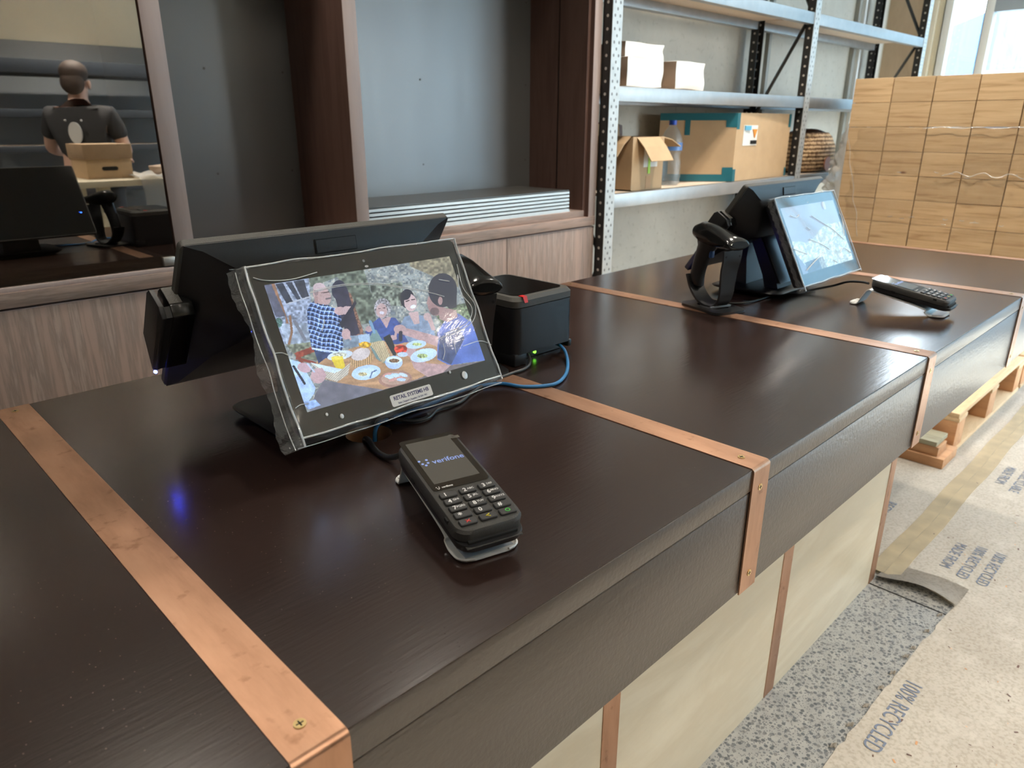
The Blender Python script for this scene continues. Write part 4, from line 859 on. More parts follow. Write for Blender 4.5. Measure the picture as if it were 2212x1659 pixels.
    for k in range(4): p.line([(895 + 8 * k, 590 - 6 * k), (935 + 9 * k, 640 - 22 * k)], 9, (208, 166, 154))
    p.poly([(870, 700), (990, 520), (1003, 540), (900, 730)], (38, 34, 44)); p.ell(925, 775, 32, 42, (206, 160, 148)); p.line([(925, 760), (958, 812)], 8, (210, 164, 150))
    # seated women
    p.poly([(1062, 760), (1120, 690), (1180, 640), (1290, 650), (1340, 710), (1390, 830), (1290, 850), (1130, 800)], (58, 76, 132), var=.15); p.poly([(1170, 640), (1260, 645), (1225, 730)], (198, 154, 142))
    p.ell(1195, 580, 62, 78, (150, 138, 132), var=.5, sc=9, seed=14); p.ell(1188, 595, 40, 54, (206, 162, 148)); p.ell(1190, 612, 17, 11, (240, 225, 222)); p.line([(1165, 580), (1178, 580)], 3, (70, 52, 50)); p.line([(1198, 576), (1212, 575)], 3, (70, 52, 50))
    p.ell(1095, 735, 26, 22, (198, 152, 140)); p.ell(1275, 800, 28, 20, (200, 154, 142))
    p.ell(1378, 505, 52, 72, (40, 36, 42)); p.poly([(1330, 700), (1360, 640), (1430, 620), (1520, 640), (1570, 700), (1590, 830), (1400, 850), (1345, 760)], (138, 148, 162), var=.12)
    p.poly([(1385, 610), (1460, 600), (1470, 690), (1430, 700)], (206, 164, 150)); p.ell(1402, 535, 46, 66, (214, 172, 158), a=-.15); p.ell(1422, 565, 22, 14, (246, 236, 234), a=-.3); p.line([(1370, 525), (1392, 518)], 4, (60, 42, 44)); p.line([(1410, 512), (1432, 508)], 4, (60, 42, 44)); p.ell(1365, 480, 40, 34, (40, 36, 42), a=-.5)
    p.poly([(1510, 620), (1545, 615), (1590, 740), (1560, 745)], (206, 162, 148)); p.ell(1525, 640, 26, 30, (208, 166, 152))
    # man at the right
    p.poly([(1600, 760), (1660, 660), (1750, 612), (1850, 680), (1900, 800), (1948, 965), (1800, 985), (1690, 1005), (1600, 960)], (84, 104, 168), var=.14, sc=60, seed=15)
    p.poly([(1620, 790), (1760, 720), (1800, 800), (1700, 1000), (1600, 950)], (66, 74, 104), var=.15)
    p.poly([(1590, 560), (1740, 590), (1750, 640), (1680, 680), (1620, 660)], (172, 128, 116)); p.ell(1590, 540, 62, 92, (168, 122, 110)); p.poly([(1535, 480), (1520, 545), (1545, 560)], (170, 124, 112)); p.ell(1580, 600, 34, 30, (110, 80, 76)); p.ell(1640, 440, 106, 128, (48, 44, 50)); p.poly([(1600, 470), (1745, 470), (1740, 570), (1690, 580), (1620, 520)], (50, 45, 50)); p.ell(1622, 520, 17, 30, (176, 130, 118))
    p.poly([(1610, 790), (1410, 735), (1330, 720), (1330, 770), (1420, 800), (1600, 865)], (196, 150, 138), var=.08); p.ell(1325, 735, 46, 34, (202, 156, 144)); p.line([(1300, 745), (1290, 790)], 9, (202, 156, 144)); p.line([(1330, 760), (1330, 815)], 13, (44, 40, 50))
    p.poly([(1370, 880), (1440, 900), (1520, 990), (1700, 1000), (1640, 1060), (1540, 1100), (1430, 1030)], (196, 150, 138), var=.1); p.ell(1400, 890, 42, 50, (202, 158, 146))
    # things on the table
    p.ell(880, 935, 95, 34, (222, 226, 232), a=-.2); p.ell(880, 930, 55, 18, (200, 190, 160), var=.3, sc=8)
    p.poly([(945, 975), (1118, 900), (1130, 960), (1100, 1000), (1000, 1030), (965, 1010)], (196, 148, 96), pat=lambda c: c * (0.8 + 0.35 * ((X % 16) < 8))[..., None]); p.ell(1035, 925, 72, 45, (224, 200, 184), a=-.35)
    p.poly([(1085, 830), (1130, 740), (1150, 740), (1200, 830), (1255, 940), (1225, 1000), (1150, 960)], (120, 140, 128)); p.poly([(1095, 840), (1205, 820), (1250, 940), (1195, 990), (1140, 900)], (206, 176, 128), pat=lambda c: c * (0.85 + 0.25 * (((X + Y * .4) % 14) < 7))[..., None]); p.line([(1105, 680), (1135, 760)], 11, (120, 150, 168))
    p.poly([(1200, 800), (1250, 770), (1300, 900), (1290, 960)], (36, 36, 34)); p.ell(1065, 850, 46, 30, (214, 150, 50), var=.4, sc=10)
    p.poly([(1012, 780), (1100, 770), (1104, 850), (1030, 860)], (170, 184, 194)); p.ell(1066, 852, 40, 22, (224, 160, 40), var=.4, sc=9)
    p.poly([(815, 960), (900, 940), (922, 1030), (860, 1050)], (240, 200, 50)); p.ell(858, 955, 44, 15, (250, 216, 80))
    p.poly([(660, 990), (880, 1050), (960, 990), (940, 1080), (860, 1135), (780, 1110)], (206, 186, 158), pat=lambda c: c * (0.85 + 0.25 * (((X + Y) % 18) < 9))[..., None]); p.poly([(660, 990), (900, 1040), (840, 1070), (760, 1050)], (220, 228, 238))
    p.ell(1075, 1062, 108, 55, (196, 214, 236), a=-.18); p.ell(1070, 1065, 72, 34, (216, 228, 242), a=-.18); p.ell(1050, 1075, 34, 14, (214, 188, 130), var=.4, sc=7); p.line([(1105, 1100), (1120, 1060), (1150, 1045)], 5, (92, 106, 136))
    p.ell(1280, 985, 64, 50, (190, 204, 232)); p.ell(1280, 968, 60, 26, (222, 230, 244)); p.ell(1282, 972, 38, 15, (118, 84, 58), var=.6, sc=7)
    p.ell(1330, 885, 48, 34, (206, 60, 40), var=.5, sc=12); p.ell(1345, 925, 38, 18, (196, 205, 210)); p.ell(1445, 850, 74, 30, (198, 214, 234), a=-.15); p.ell(1450, 848, 36, 12, (196, 200, 120), var=.3, sc=8)
    p.ell(1500, 930, 100, 48, (206, 220, 240), a=-.25); p.ell(1490, 935, 40, 17, (176, 184, 110), var=.5, sc=8)
    p.ell(1290, 1110, 124, 62, (168, 118, 96), a=-.1); p.ell(1290, 1105, 104, 48, (196, 150, 122), a=-.1)
    for k in range(9): p.ell(1230 + 15 * k, 1078 + 12 * (k % 4), 34, 12, ((226, 156, 134), (198, 216, 238), (214, 226, 240))[k % 3], a=.3 * (k % 3 - 1))
    # near guest at the left edge
    p.poly([(500, 965), (590, 990), (700, 1180), (690, 1225), (615, 1330)], (186, 206, 236), var=.12, sc=30); p.line([(535, 1020), (620, 1150)], 9, (32, 32, 44)); p.ell(615, 1030, 52, 36, (206, 160, 158), a=.3); p.ell(720, 1090, 55, 58, (206, 160, 152), a=.5); p.line([(745, 1040), (770, 1085)], 10, (200, 152, 146)); p.line([(640, 1000), (690, 1060)], 6, (190, 196, 206))
    p.poly([(600, 1290), (700, 1270), (740, 1310), (650, 1345)], (150, 170, 205), var=.3)
    g = np.clip((Y - 600) / 900, 0, 1) * np.clip(1 - (X - 300) / 2000, 0, 1)
    p.I = p.I * (0.86 + 0.16 * vnoise(X, Y, 5, 91) + 0.12 * vnoise(X, Y, 60, 92))[..., None]
    p.I = p.I * np.array([0.86, 0.93, 1.02]) + np.array([16, 20, 26])  # pale blue haze over the screen mixed into the picture colours
    return np.clip(p.I, 0, 255)
def painted_reflection():  # paints the reflected outdoor view and its glare into the far screen
    p = Paint(300, 168, [(0, 0), (1600, 0), (1600, 900), (0, 900)]); X, Y = p.X, p.Y
    p.I[:] = np.array([146, 158, 176]) + (vnoise(X, Y, 300, 1) * 16)[..., None]
    edge = 470 + 60 * np.sin(X / 260.0) - 40 * vnoise(X, Y, 120, 4) - X * 0.05
    m = (Y > edge); p.put(m, (196, 214, 214), var=.22, sc=46, seed=3); n = vnoise(X + Y * 1.5, Y * 2, 34, 8); p.put(m & (n > .62), (168, 186, 186), var=.1); p.put(m & (n < .2), (222, 232, 228), var=.05)
    p.poly([(0, 620), (230, 900), (0, 900)], (120, 134, 160)); p.poly([(150, 760), (560, 740), (560, 900), (150, 900)], (76, 88, 108), var=.2); p.poly([(560, 750), (700, 740), (720, 900), (560, 900)], (140, 146, 146), var=.2)
    return np.clip(p.I, 0, 255)
def screen_mat(name, estr):
    m, nt, b = new_mat(name); a = N(nt, 'ShaderNodeVertexColor'); a.layer_name = 'picture'
    nt.links.new(a.outputs[0], b.inputs['Emission Color']); b.inputs['Emission Strength'].default_value = estr
    b.inputs['Base Color'].default_value = (0.006, 0.006, 0.006, 1); b.inputs['Roughness'].default_value = 0.12; return m
def picture(img, u0, u1, v0, v1, w, F, org, mat, parent, name='screen_picture_or_glare'):
    nv, nu, _ = img.shape; us = np.linspace(u0, u1, nu + 1); vs = np.linspace(v1, v0, nv + 1)
    U, V = np.meshgrid(us, vs); co = np.stack([U, V, np.full_like(U, w)], -1).reshape(-1, 3); R3 = np.array(F.to_3x3()); co = co @ R3.T + np.array(F.translation) - np.array(org)
    idx = np.arange((nu + 1) * (nv + 1)).reshape(nv + 1, nu + 1); f = np.stack([idx[1:, :-1], idx[1:, 1:], idx[:-1, 1:], idx[:-1, :-1]], -1).reshape(-1, 4)
    me = bpy.data.meshes.new(name); me.vertices.add(len(co)); me.vertices.foreach_set('co', co.ravel()); me.loops.add(f.size); me.loops.foreach_set('vertex_index', f.ravel().astype(np.int32))
    me.polygons.add(len(f)); me.polygons.foreach_set('loop_start', (np.arange(len(f)) * 4).astype(np.int32)); me.update(calc_edges=True)
    at = me.color_attributes.new('picture', 'FLOAT_COLOR', 'CORNER'); c = np.ones((len(f), 4, 4)); c[:, :, :3] = lin(img).reshape(-1, 1, 3); at.data.foreach_set('color', c.ravel())
    me.materials.append(mat); o = bpy.data.objects.new(name, me); COL.objects.link(o); o.parent = parent; return o

# ================================================================== CHECKOUT TERMINAL (built at the near place, copied to the far one)
OA = (0.58, 1.02, 0.0)
pos = thing('checkout_terminal', OA, 'large black checkout terminal, nearest the viewer, its customer screen showing a garden lunch photo', 'checkout terminal', group='checkout terminals on the counter')
# base
mb = MB(OA)
def rr_ring(w, h, r, z, cx, cy): return [(x + cx, y + cy, z) for x, y in rrect(w, h, r, 6)]
mb.loft([rr_ring(.215, .165, .03, .001, .577, 1.02), rr_ring(.262, .212, .03, .012, .577, 1.015), rr_ring(.266, .216, .03, .0155, .577, 1.015), rr_ring(.258, .208, .03, .0175, .577, 1.015)], M_PLASTIC_S)
mb.build('base_plate', pos)
mb = MB(OA)
def nr(x0, x1, y, z, d): return [(x0, y, z), (x1, y, z), (x1, y + d, z), (x0, y + d, z)]
mb.loft([nr(.522, .640, 1.045, .016, .05), nr(.527, .635, 1.055, .09, .045), nr(.53, .632, 1.05, .15, .05)], M_PLASTIC_S); mb.build('rear_stand', pos)
mb = MB(OA)   # sloping neck that carries the customer screen
nk = [[(.515, .945, .016), (.600, .945, .016), (.600, .985, .016), (.515, .985, .016)], [(.515, .955, .050), (.600, .955, .050), (.600, .995, .050), (.515, .995, .050)], [(.515, 1.020, .170), (.600, 1.020, .170), (.600, 1.052, .170), (.515, 1.052, .170)]]
mb.loft(nk, M_PLASTIC); mb.prism([(.521, .9435, .030), (.594, .9435, .030), (.594, 1.0165, .166), (.521, 1.0165, .166)], (0, -.0025, 0.0012), M_SILVER, 0.001)
mb.cyl((.505, 1.028, .180), (.610, 1.028, .180), .017, M_SILVER, n=24); mb.build('customer_screen_neck', pos)
mb = MB(OA); mb.box(.500, .690, .985, 1.03, .190, .196, M_SILVER, 0.001); mb.box(.54, .68, .935, .995, .172, .192, M_PLASTIC, 0.003); mb.build('hinge_bracket', pos)
# main monitor seen from behind
FM = frame((1, 0, 0), (0, -.16, .238), (.590, 1.077, .189))
mb = MB(OA, FM)
def slab(w, h, r, z, c=6): return [(x, y, z) for x, y in rrect(w, h, r, c)]
mb.loft([slab(.456, .283, .006, 0), slab(.4595, .2865, .008, .0015), slab(.4595, .2865, .008, .0115), slab(.456, .283, .006, .0135)], M_PLASTIC_TOP); mb.build('monitor_rim', pos)
mb = MB(OA, FM)
st = [(.1428, .0135, .2265), (.136, .020, .205), (.114, .040, .165), (.100, .054, .158), (.066, .078, .152), (.027, .088, .146), (-.010, .064, .150), (-.060, .040, .180), (-.128, .022, .215), (-.1425, .0135, .2265)]
rings = []
for v, w, hw in st:
    e = min(.006, (w - .0125) * .3)
    rings.append([(-.2262, v, .0125), (-.226 - 0.0, v, .0135), (-hw - e, v, w - e), (-hw + e, v, w), (hw - e, v, w), (hw + e, v, w - e), (.226, v, .0135), (.2262, v, .0125)])
mb.loft(rings, M_PLASTIC); mb.build('rear_housing', pos, 30)
mb = MB(OA, FM); mb.box(-.034, .034, .1215, .1385, .0, .001, M_PLASTIC)
mb = MB(OA)
FS = FM @ frame((1, 0, 0), (0, .0288, -.0265), (.0, .1275, .0288))
mb = MB(OA, FS)
mb.prism([(x, y, -.0012) for x, y in rrect(.0720, .0218, .0015)], (0, 0, .0020), M_DARK); mb.prism([(x, y, -.001) for x, y in rrect(.0690, .0188, .0012)], (0, 0, .0026), M_PLASTIC); mb.build('blank_logo_plate', pos)
mb = MB(OA, FM); mb.prism([(x, y, -.0012) for x, y in rrect(.452, .279, .006)], (0, 0, .0010), M_GLASSBLK); mb.build('staff_screen_glass', pos)
mb = MB(OA, FM); mb.ell((.200, -.055, -.0014), (.004, .0018, .0008), M_LEDB, 10); mb.build('staff_indicator_light', pos)
mb = MB(OA, FM); mb.box(-.155, -.11, -.004, -.003, .0445, .0455, M_SILVER); mb.build('housing_seam', pos)
# card reader on the left edge
mb = MB(OA, FM)
P = [(.055, -.004), (.055, .030), (.045, .045), (-.066, .0395), (-.073, .030), (-.036, -.010), (.045, -.010)]
mb.prism([(-.2435, v, w) for v, w in P], (.031, 0, 0), M_PLASTIC_G, 0.0012)
mb.prism([(-.2585, v, w) for v, w in P], (.007, 0, 0), M_PLASTIC, 0.0012)
mb.prism([(-.2585, v, w) for v, w in [(.053, .030), (.044, .0435), (-.066, .038), (-.070, .031)]], (.02, 0, 0), M_PLASTIC)
mb.prism([(-.2515, v, w) for v, w in [(-.03, -.008), (-.03, .03), (-.065, .03), (-.035, -.008)]], (.009, 0, 0), M_PLASTIC)
rd = mb.build('card_reader', pos)
mb = MB(OA, FM); mb.box(-.2430, -.2260, .0548, .0562, -.003, .029, plain('grainy_grey_plastic', (0.10, 0.095, 0.085), 0.5, grain=0.6, gscale=700)); mb.build('reader_top', rd)
mb = MB(OA, FM); mb.ell((-.2560, -.0735, .0360), (.0026, .0016, .0030), M_LEDN, 12); led = mb.build('indicator_light', rd)
# customer screen
FD = frame((1, 0, 0), (0, .112, .216), (.6076, .889, .161))
cd = None
mb = MB(OA, FD)
mb.loft([slab(.340, .215, .01, -.034), slab(.356, .233, .010, -.030), slab(.366, .2433, .009, -.012), slab(.3672, .2445, .009, -.003), slab(.366, .2433, .009, -.0012)], M_PLASTIC_S); cd = mb.build('customer_screen', pos)
mb = MB(OA, FD); mb.prism([(x, y, -.0012) for x, y in rrect(.3645, .2418, .0085)], (0, 0, .0012), M_GLASSBLK, 0.0003, 1); mb.build('screen_glass', cd)
mb = MB(OA, FD); mb.box(.080, .100, -.1225, -.1205, -.012, -.006, M_SILVER); mb.build('side_button', cd)
M_SCR = screen_mat('lit_screen', 0.43); M_SCRB = screen_mat('reflection_screen_far', 0.40)  # the far material makes the painted reflection glow
picA = picture(garden_lunch(), -.1645, .1645, -.0895, .0940, .00035, FD, OA, M_SCR, cd)
mb = MB(OA, FD); mb.ell((.001, .1075, .0003), (.0022, .0022, .0004), M_SILVER, 10); mb.ell((.003, .0985, .0003), (.0034, .0018, .0004), M_KEYTXT, 10); mb.build('webcam_lens', cd)
mb = MB(OA, FD); mb.prism([(x + .005, y - .1095, .0003) for x, y in rrect(.0765, .0178, .003)], (0, 0, .0004), plain('white_sticker', (0.86, 0.86, 0.86), 0.4)); stk = mb.build('shop_sticker', cd)
M_NAVY = plain('navy_print', (0.02, 0.02, 0.14), 0.5)
text('sticker_lettering', 'RETAIL SYSTEMS HB', .0080, M_NAVY, stk, FD @ Matrix.Translation((.005, -.1068, .0009)), bold=.00022, sx=.93, org=OA)
text('sticker_lettering', 'Sales | Support | Supplies | 06 834 1901', .0036, M_NAVY, stk, FD @ Matrix.Translation((.005, -.1145, .0009)), bold=.0001, sx=.95, org=OA)
mb = MB(OA, FD); mb.prism([(x - .0105, y - .1015, .0009) for x, y in ((0, 0), (.0016, .0004), (.0012, .0030), (-.0012, .0032), (-.0010, .0022), (.0003, .0020))], (0, 0, .0001), M_NAVY); mb.build('sticker_tick_mark', stk)

# clear film over the customer screen
def film(loc, label, seed, wrinkles, big=False):
    r = thing('screen_film', (loc[0] + .0276, loc[1] - .131, .161), label, 'plastic film', group='clear films over the customer screens')
    OF = (OA[0] + .0276, OA[1] - .131, .161); ph = np.random.default_rng(seed).uniform(0, 6.28, 12)
    eL, eR, eT, eB = (.022, .011, .004, .0145) if not big else (.004, .004, .006, .008)
    mb = MB(OF, FD)
    mb.grid(lambda u, v: Vector((-.1815 + .363 * u, -.1205 + .241 * v, .0022 + .0005 * math.sin(9 * u + ph[0]) * math.sin(7 * v + ph[1]))), 20, 14, M_FILMF); mb.build('film_front', r)
    mb = MB(OF, FD)
    def band(p0, p1, out, back, wid, k):
        p0, p1, out = Vector(p0), Vector(p1), Vector(out)
        def f(u, v):
            b = p0.lerp(p1, u); q = 0.75 + 0.25 * math.sin(u * 11 + ph[k]) * math.sin(u * 5 + ph[k + 1])
            ww = .0022 - back * v ** 1.4 + .0035 * math.sin(u * 46 + ph[k] + 3 * v) * math.sin(v * PI) + .002 * math.sin(u * 90 + v * 8) * v
            return Vector((b.x + out.x * wid * v * q, b.y + out.y * wid * v * q, ww))
        mb.grid(f, 60, 8, M_FILM)
    band((-.1815, -.1345, 0), (-.1815, .124, 0), (-1, -.05, 0), .020, eL * 1.3, 0); band((.1815, .124, 0), (.1815, -.1305, 0), (1, 0, 0), .018, eR * 1.2, 2)
    band((-.205, .1205, 0), (.190, .1205, 0), (0, 1, 0), .018, eT * 1.6, 4); band((.190, -.1205, 0), (-.195, -.1205, 0), (0, -1, 0), .020, eB * 1.15, 6); mb.build('film_edge', r)
    mb = MB(OF, FD)
    def crease(pts, rad=.0011, w=.0032): mb.tube([(x, y, w + .0004 * math.sin(i * 1.9 + seed)) for i, (x, y) in enumerate(pts)], rad, M_CREASE, n=7, smooth=5)
    j = lambda k: .0012 * math.sin(k * 2.3 + ph[k % 12])
    crease([(-.1850 + j(k), .122 - .0255 * k) for k in range(11)], .0016); crease([(.1840 + j(k), .122 - .025 * k) for k in range(11)], .0016)
    crease([(-.183 + .0366 * k, -.1222 + j(k)) for k in range(11)], .0015); crease([(-.183 + .0366 * k, .1222 + j(k + 3)) for k in range(11)], .0012)
    if not big: crease([(-.1965 + j(k), .118 - .0280 * k) for k in range(10)], .0008, -.004); crease([(-.19 + .038 * k, -.1335 + j(k)) for k in range(11)], .0008, -.008); crease([(.1900 + j(k), .116 - .0250 * k) for k in range(10)], .0008, -.004)
    mb.build('border_crease', r)
    for W_ in wrinkles:
        mb = MB(OF, FD); crease(W_, .0007 if not big else .0016, .0030); mb.build('wrinkle', r)
    mb = MB(OF, FD)
    for cx, cy, s in (((.1124, -.1033, .0055), (-.118, -.1085, .003), (-.139, -.100, .002), (.086, -.092, .002)) if not big else ((.09, .082, .010), (.15, .02, .006))):
        mb.ell((cx, cy, .0026), (s, s * 1.2, .0005), M_CREASE, 12)
    mb.build('air_bubble', r)
    return r
WR = [[(-.1056, .0721), (-.0481, .0742), (.0083, .0665), (.0536, .0539), (.0984, .0399), (.1243, .0288)], [(-.0950, .0745), (-.0481, .0762), (.0083, .0690), (.0536, .0560), (.0984, .0425)], [(-.1773, .1059), (-.1611, .0996), (-.1265, .0954), (-.0827, .1)], [(.1722, .078), (.1685, .038), (.1803, .0028), (.156, -.0258), (.0834, -.0366)],
      [(.166, .060), (.160, .030), (.172, .000), (.150, -.022), (.10, -.030)], [(.1279, -.0574), (.1667, -.0563), (.1862, -.0675)], [(.0909, -.0449), (.0895, -.0582), (.0806, -.0697)], [(-.184, -.001), (-.1727, -.0026), (-.165, -.008)], [(-.18, -.0799), (-.171, -.0772), (-.160, -.079)], [(.125, .058), (.145, .052)], [(-.105, .015), (-.095, .03)], [(.113, -.044), (.110, -.066)]]
fA = film(OA, 'crumpled clear plastic film over the near customer screen, folded at its corners', 3, WR)

# far terminal
OB = (1.999, .975, 0.0)
posB = dup(pos, OB, 'large black checkout terminal farther along the counter, its customer screen pale and blank', skip=('shop_sticker', 'screen_picture_or_glare'))
cdB = [c for c in posB.children if c.name.startswith('customer_screen') and not c.name.startswith('customer_screen_neck')][0]
ob = picture(painted_reflection(), -.1645, .1645, -.0895, .0940, .00035, FD, OA, M_SCRB, cdB)
rdB = [c for c in posB.children if c.name.startswith('card_reader')][0]
mb = MB(OA, FM); mb.ell((-.2588, -.040, .012), (.0012, .0085, .0050), M_LEDB, 16); mb.build('power_button_light', rdB)
WRB = [[(-.0116, .0592), (.0482, .0314), (.0963, .0065), (.1403, -.0262)], [(-.0683, -.0031), (-.0056, -.0248), (.0291, -.0437)], [(-.0062, -.0468), (-.0778, -.0643), (-.1416, -.0816)], [(-.1773, -.0164), (-.145, -.028), (-.1107, -.0398)], [(.1719, .0508), (.1751, .0323), (.1533, -.0173)], [(-.06, .03), (-.045, .022)], [(-.13, .07), (-.10, .062), (-.08, .068)], [(.03, -.075), (.05, -.085)], [(.09, -.06), (.12, -.05), (.16, -.07)]]
fB = film(OB, 'crumpled clear plastic film over the far customer screen', 8, WRB, True)

# ================================================================== RECEIPT PRINTER
OP = (1.045, 1.06, 0.0)
pr = thing('receipt_printer', OP, 'black cube receipt printer with red tape tabs behind the near terminal', 'printer')
mb = MB(OP); x0, x1, y0, y1, H = .952, 1.122, .956, 1.155, .138
mb.loft([[(x, y, z) for x, y in [(cx + (x0 + x1) / 2, cy + (y0 + y1) / 2) for cx, cy in rrect(x1 - x0 - i, y1 - y0 - i, .018, 6)]] for z, i in ((.024, 0), (.117, 0))], M_PLASTIC_S)
mb.build('printer_body', pr)
mb = MB(OP); c = ((x0 + x1) / 2, (y0 + y1) / 2)
def rg(i, z): return [(c[0] + a, c[1] + b, z) for a, b in rrect(x1 - x0 - i, y1 - y0 - i, .018, 6)]
mb.loft([rg(0.0, .1185), rg(0, .131), rg(.010, .138), rg(.03, .1385)], M_PLASTIC_TOP); mb.build('printer_lid', pr)
mb = MB(OP); mb.prism(rg(.03, .1384), (0, 0, .0012), M_PLASTIC_G); mb.box(.99, 1.0, 1.10, 1.14, .139, .141, M_PLASTIC); mb.build('gloss_lid_panel', pr)
mb = MB(OP); mb.box(x0, x0 + .035, y0 + .002, y1, .001, .026, M_PLASTIC_S, 0.003); mb.box(x1 - .012, x1, y0 + .002, y1, .010, .026, M_PLASTIC_S, .003); mb.box(x0 + .035, x1 - .004, y0 + .03, y1, .001, .026, M_PLASTIC_S); mb.build('printer_foot', pr)
mb = MB(OP); mb.cyl((1.035, y0 + .029, .010), (1.035, y0 + .026, .010), .0035, M_LEDG, n=10); mb.build('status_light', pr)
for px_, py_, s in ((.978, .953, 1), (1.0, 1.152, 1)):
    mb = MB(OP); mb.box(px_ - .0055, px_ + .0055, py_ + .004, py_ + .016, .1385, .1398, M_REDTAPE); mb.prism([(px_ - .0055, py_ + .004, .1398), (px_ + .0055, py_ + .004, .1398), (px_ + .0045, py_ - .001, .128), (px_ - .0045, py_ - .001, .128)], (0, .0006, 0), M_REDTAPE) if py_ < 1 else None; mb.build('red_tape_tab', pr)

# ================================================================== CABLES
def cable(pts, r, m, name, label, cat='cable'):
    mb = MB(pts[0]); mb.tube(pts, r, m, n=10, smooth=8); return mb.build(name, None, 60, label=label, category=cat)
cable([(1.090, 1.0, .016), (1.088, .965, .018), (1.075, .935, .012), (1.03, .888, .005), (.975, .848, .0045), (.925, .832, .0045), (.880, .862, .004), (.860, .905, .004), (.80, .925, .004), (.72, .915, .004), (.62, .906, .005), (.585, .897, .004), (.575, .892, -.03), (.572, .89, -.10)], .0033, M_BLUECAB, 'network_cable', 'blue network cable from the printer to the cable hole')
cable([(.995, 1.0, .016), (.994, .968, .020), (.985, .948, .008), (.955, .933, .004), (.91, .932, .0035), (.85, .925, .0035), (.79, .905, .0035), (.745, .885, .0035), (.70, .885, .004), (.665, .868, .004), (.64, .873, .004), (.612, .905, .006), (.59, .905, .006), (.58, .895, -.03), (.577, .893, -.10)], .0030, M_GRYCAB, 'printer_power_cable', 'thin dark grey cable from the printer to the cable hole')
cable([(.556, .885, -.10), (.550, .879, -.03), (.546, .872, .000), (.540, .852, .0075), (.531, .825, .0055), (.527, .80, .0055), (.528, .775, .010), (.531, .740, .030), (.529, .712, .050), (.5255, .690, .0585)], .0045, M_BLKCAB, 'card_terminal_cable', 'thick black cable from the cable hole to the near card terminal')
cable([(1.93, .90, .006), (1.98, .86, .005), (2.03, .84, .010), (2.07, .80, .022), (2.06, .76, .040), (2.035, .715, .050), (2.018, .690, .052)], .0032, M_BLKCAB, 'card_terminal_cable', 'black cable from the far terminal to the far card terminal')
cable([(1.99, .92, .019), (1.94, .90, .006), (1.86, .90, .004), (1.78, .905, .004), (1.74, .93, .004), (1.72, .97, .006), (1.69, .99, .008)], .0028, M_BLKCAB, 'scanner_cable', 'black cable lying between the far scanner stand and far terminal')

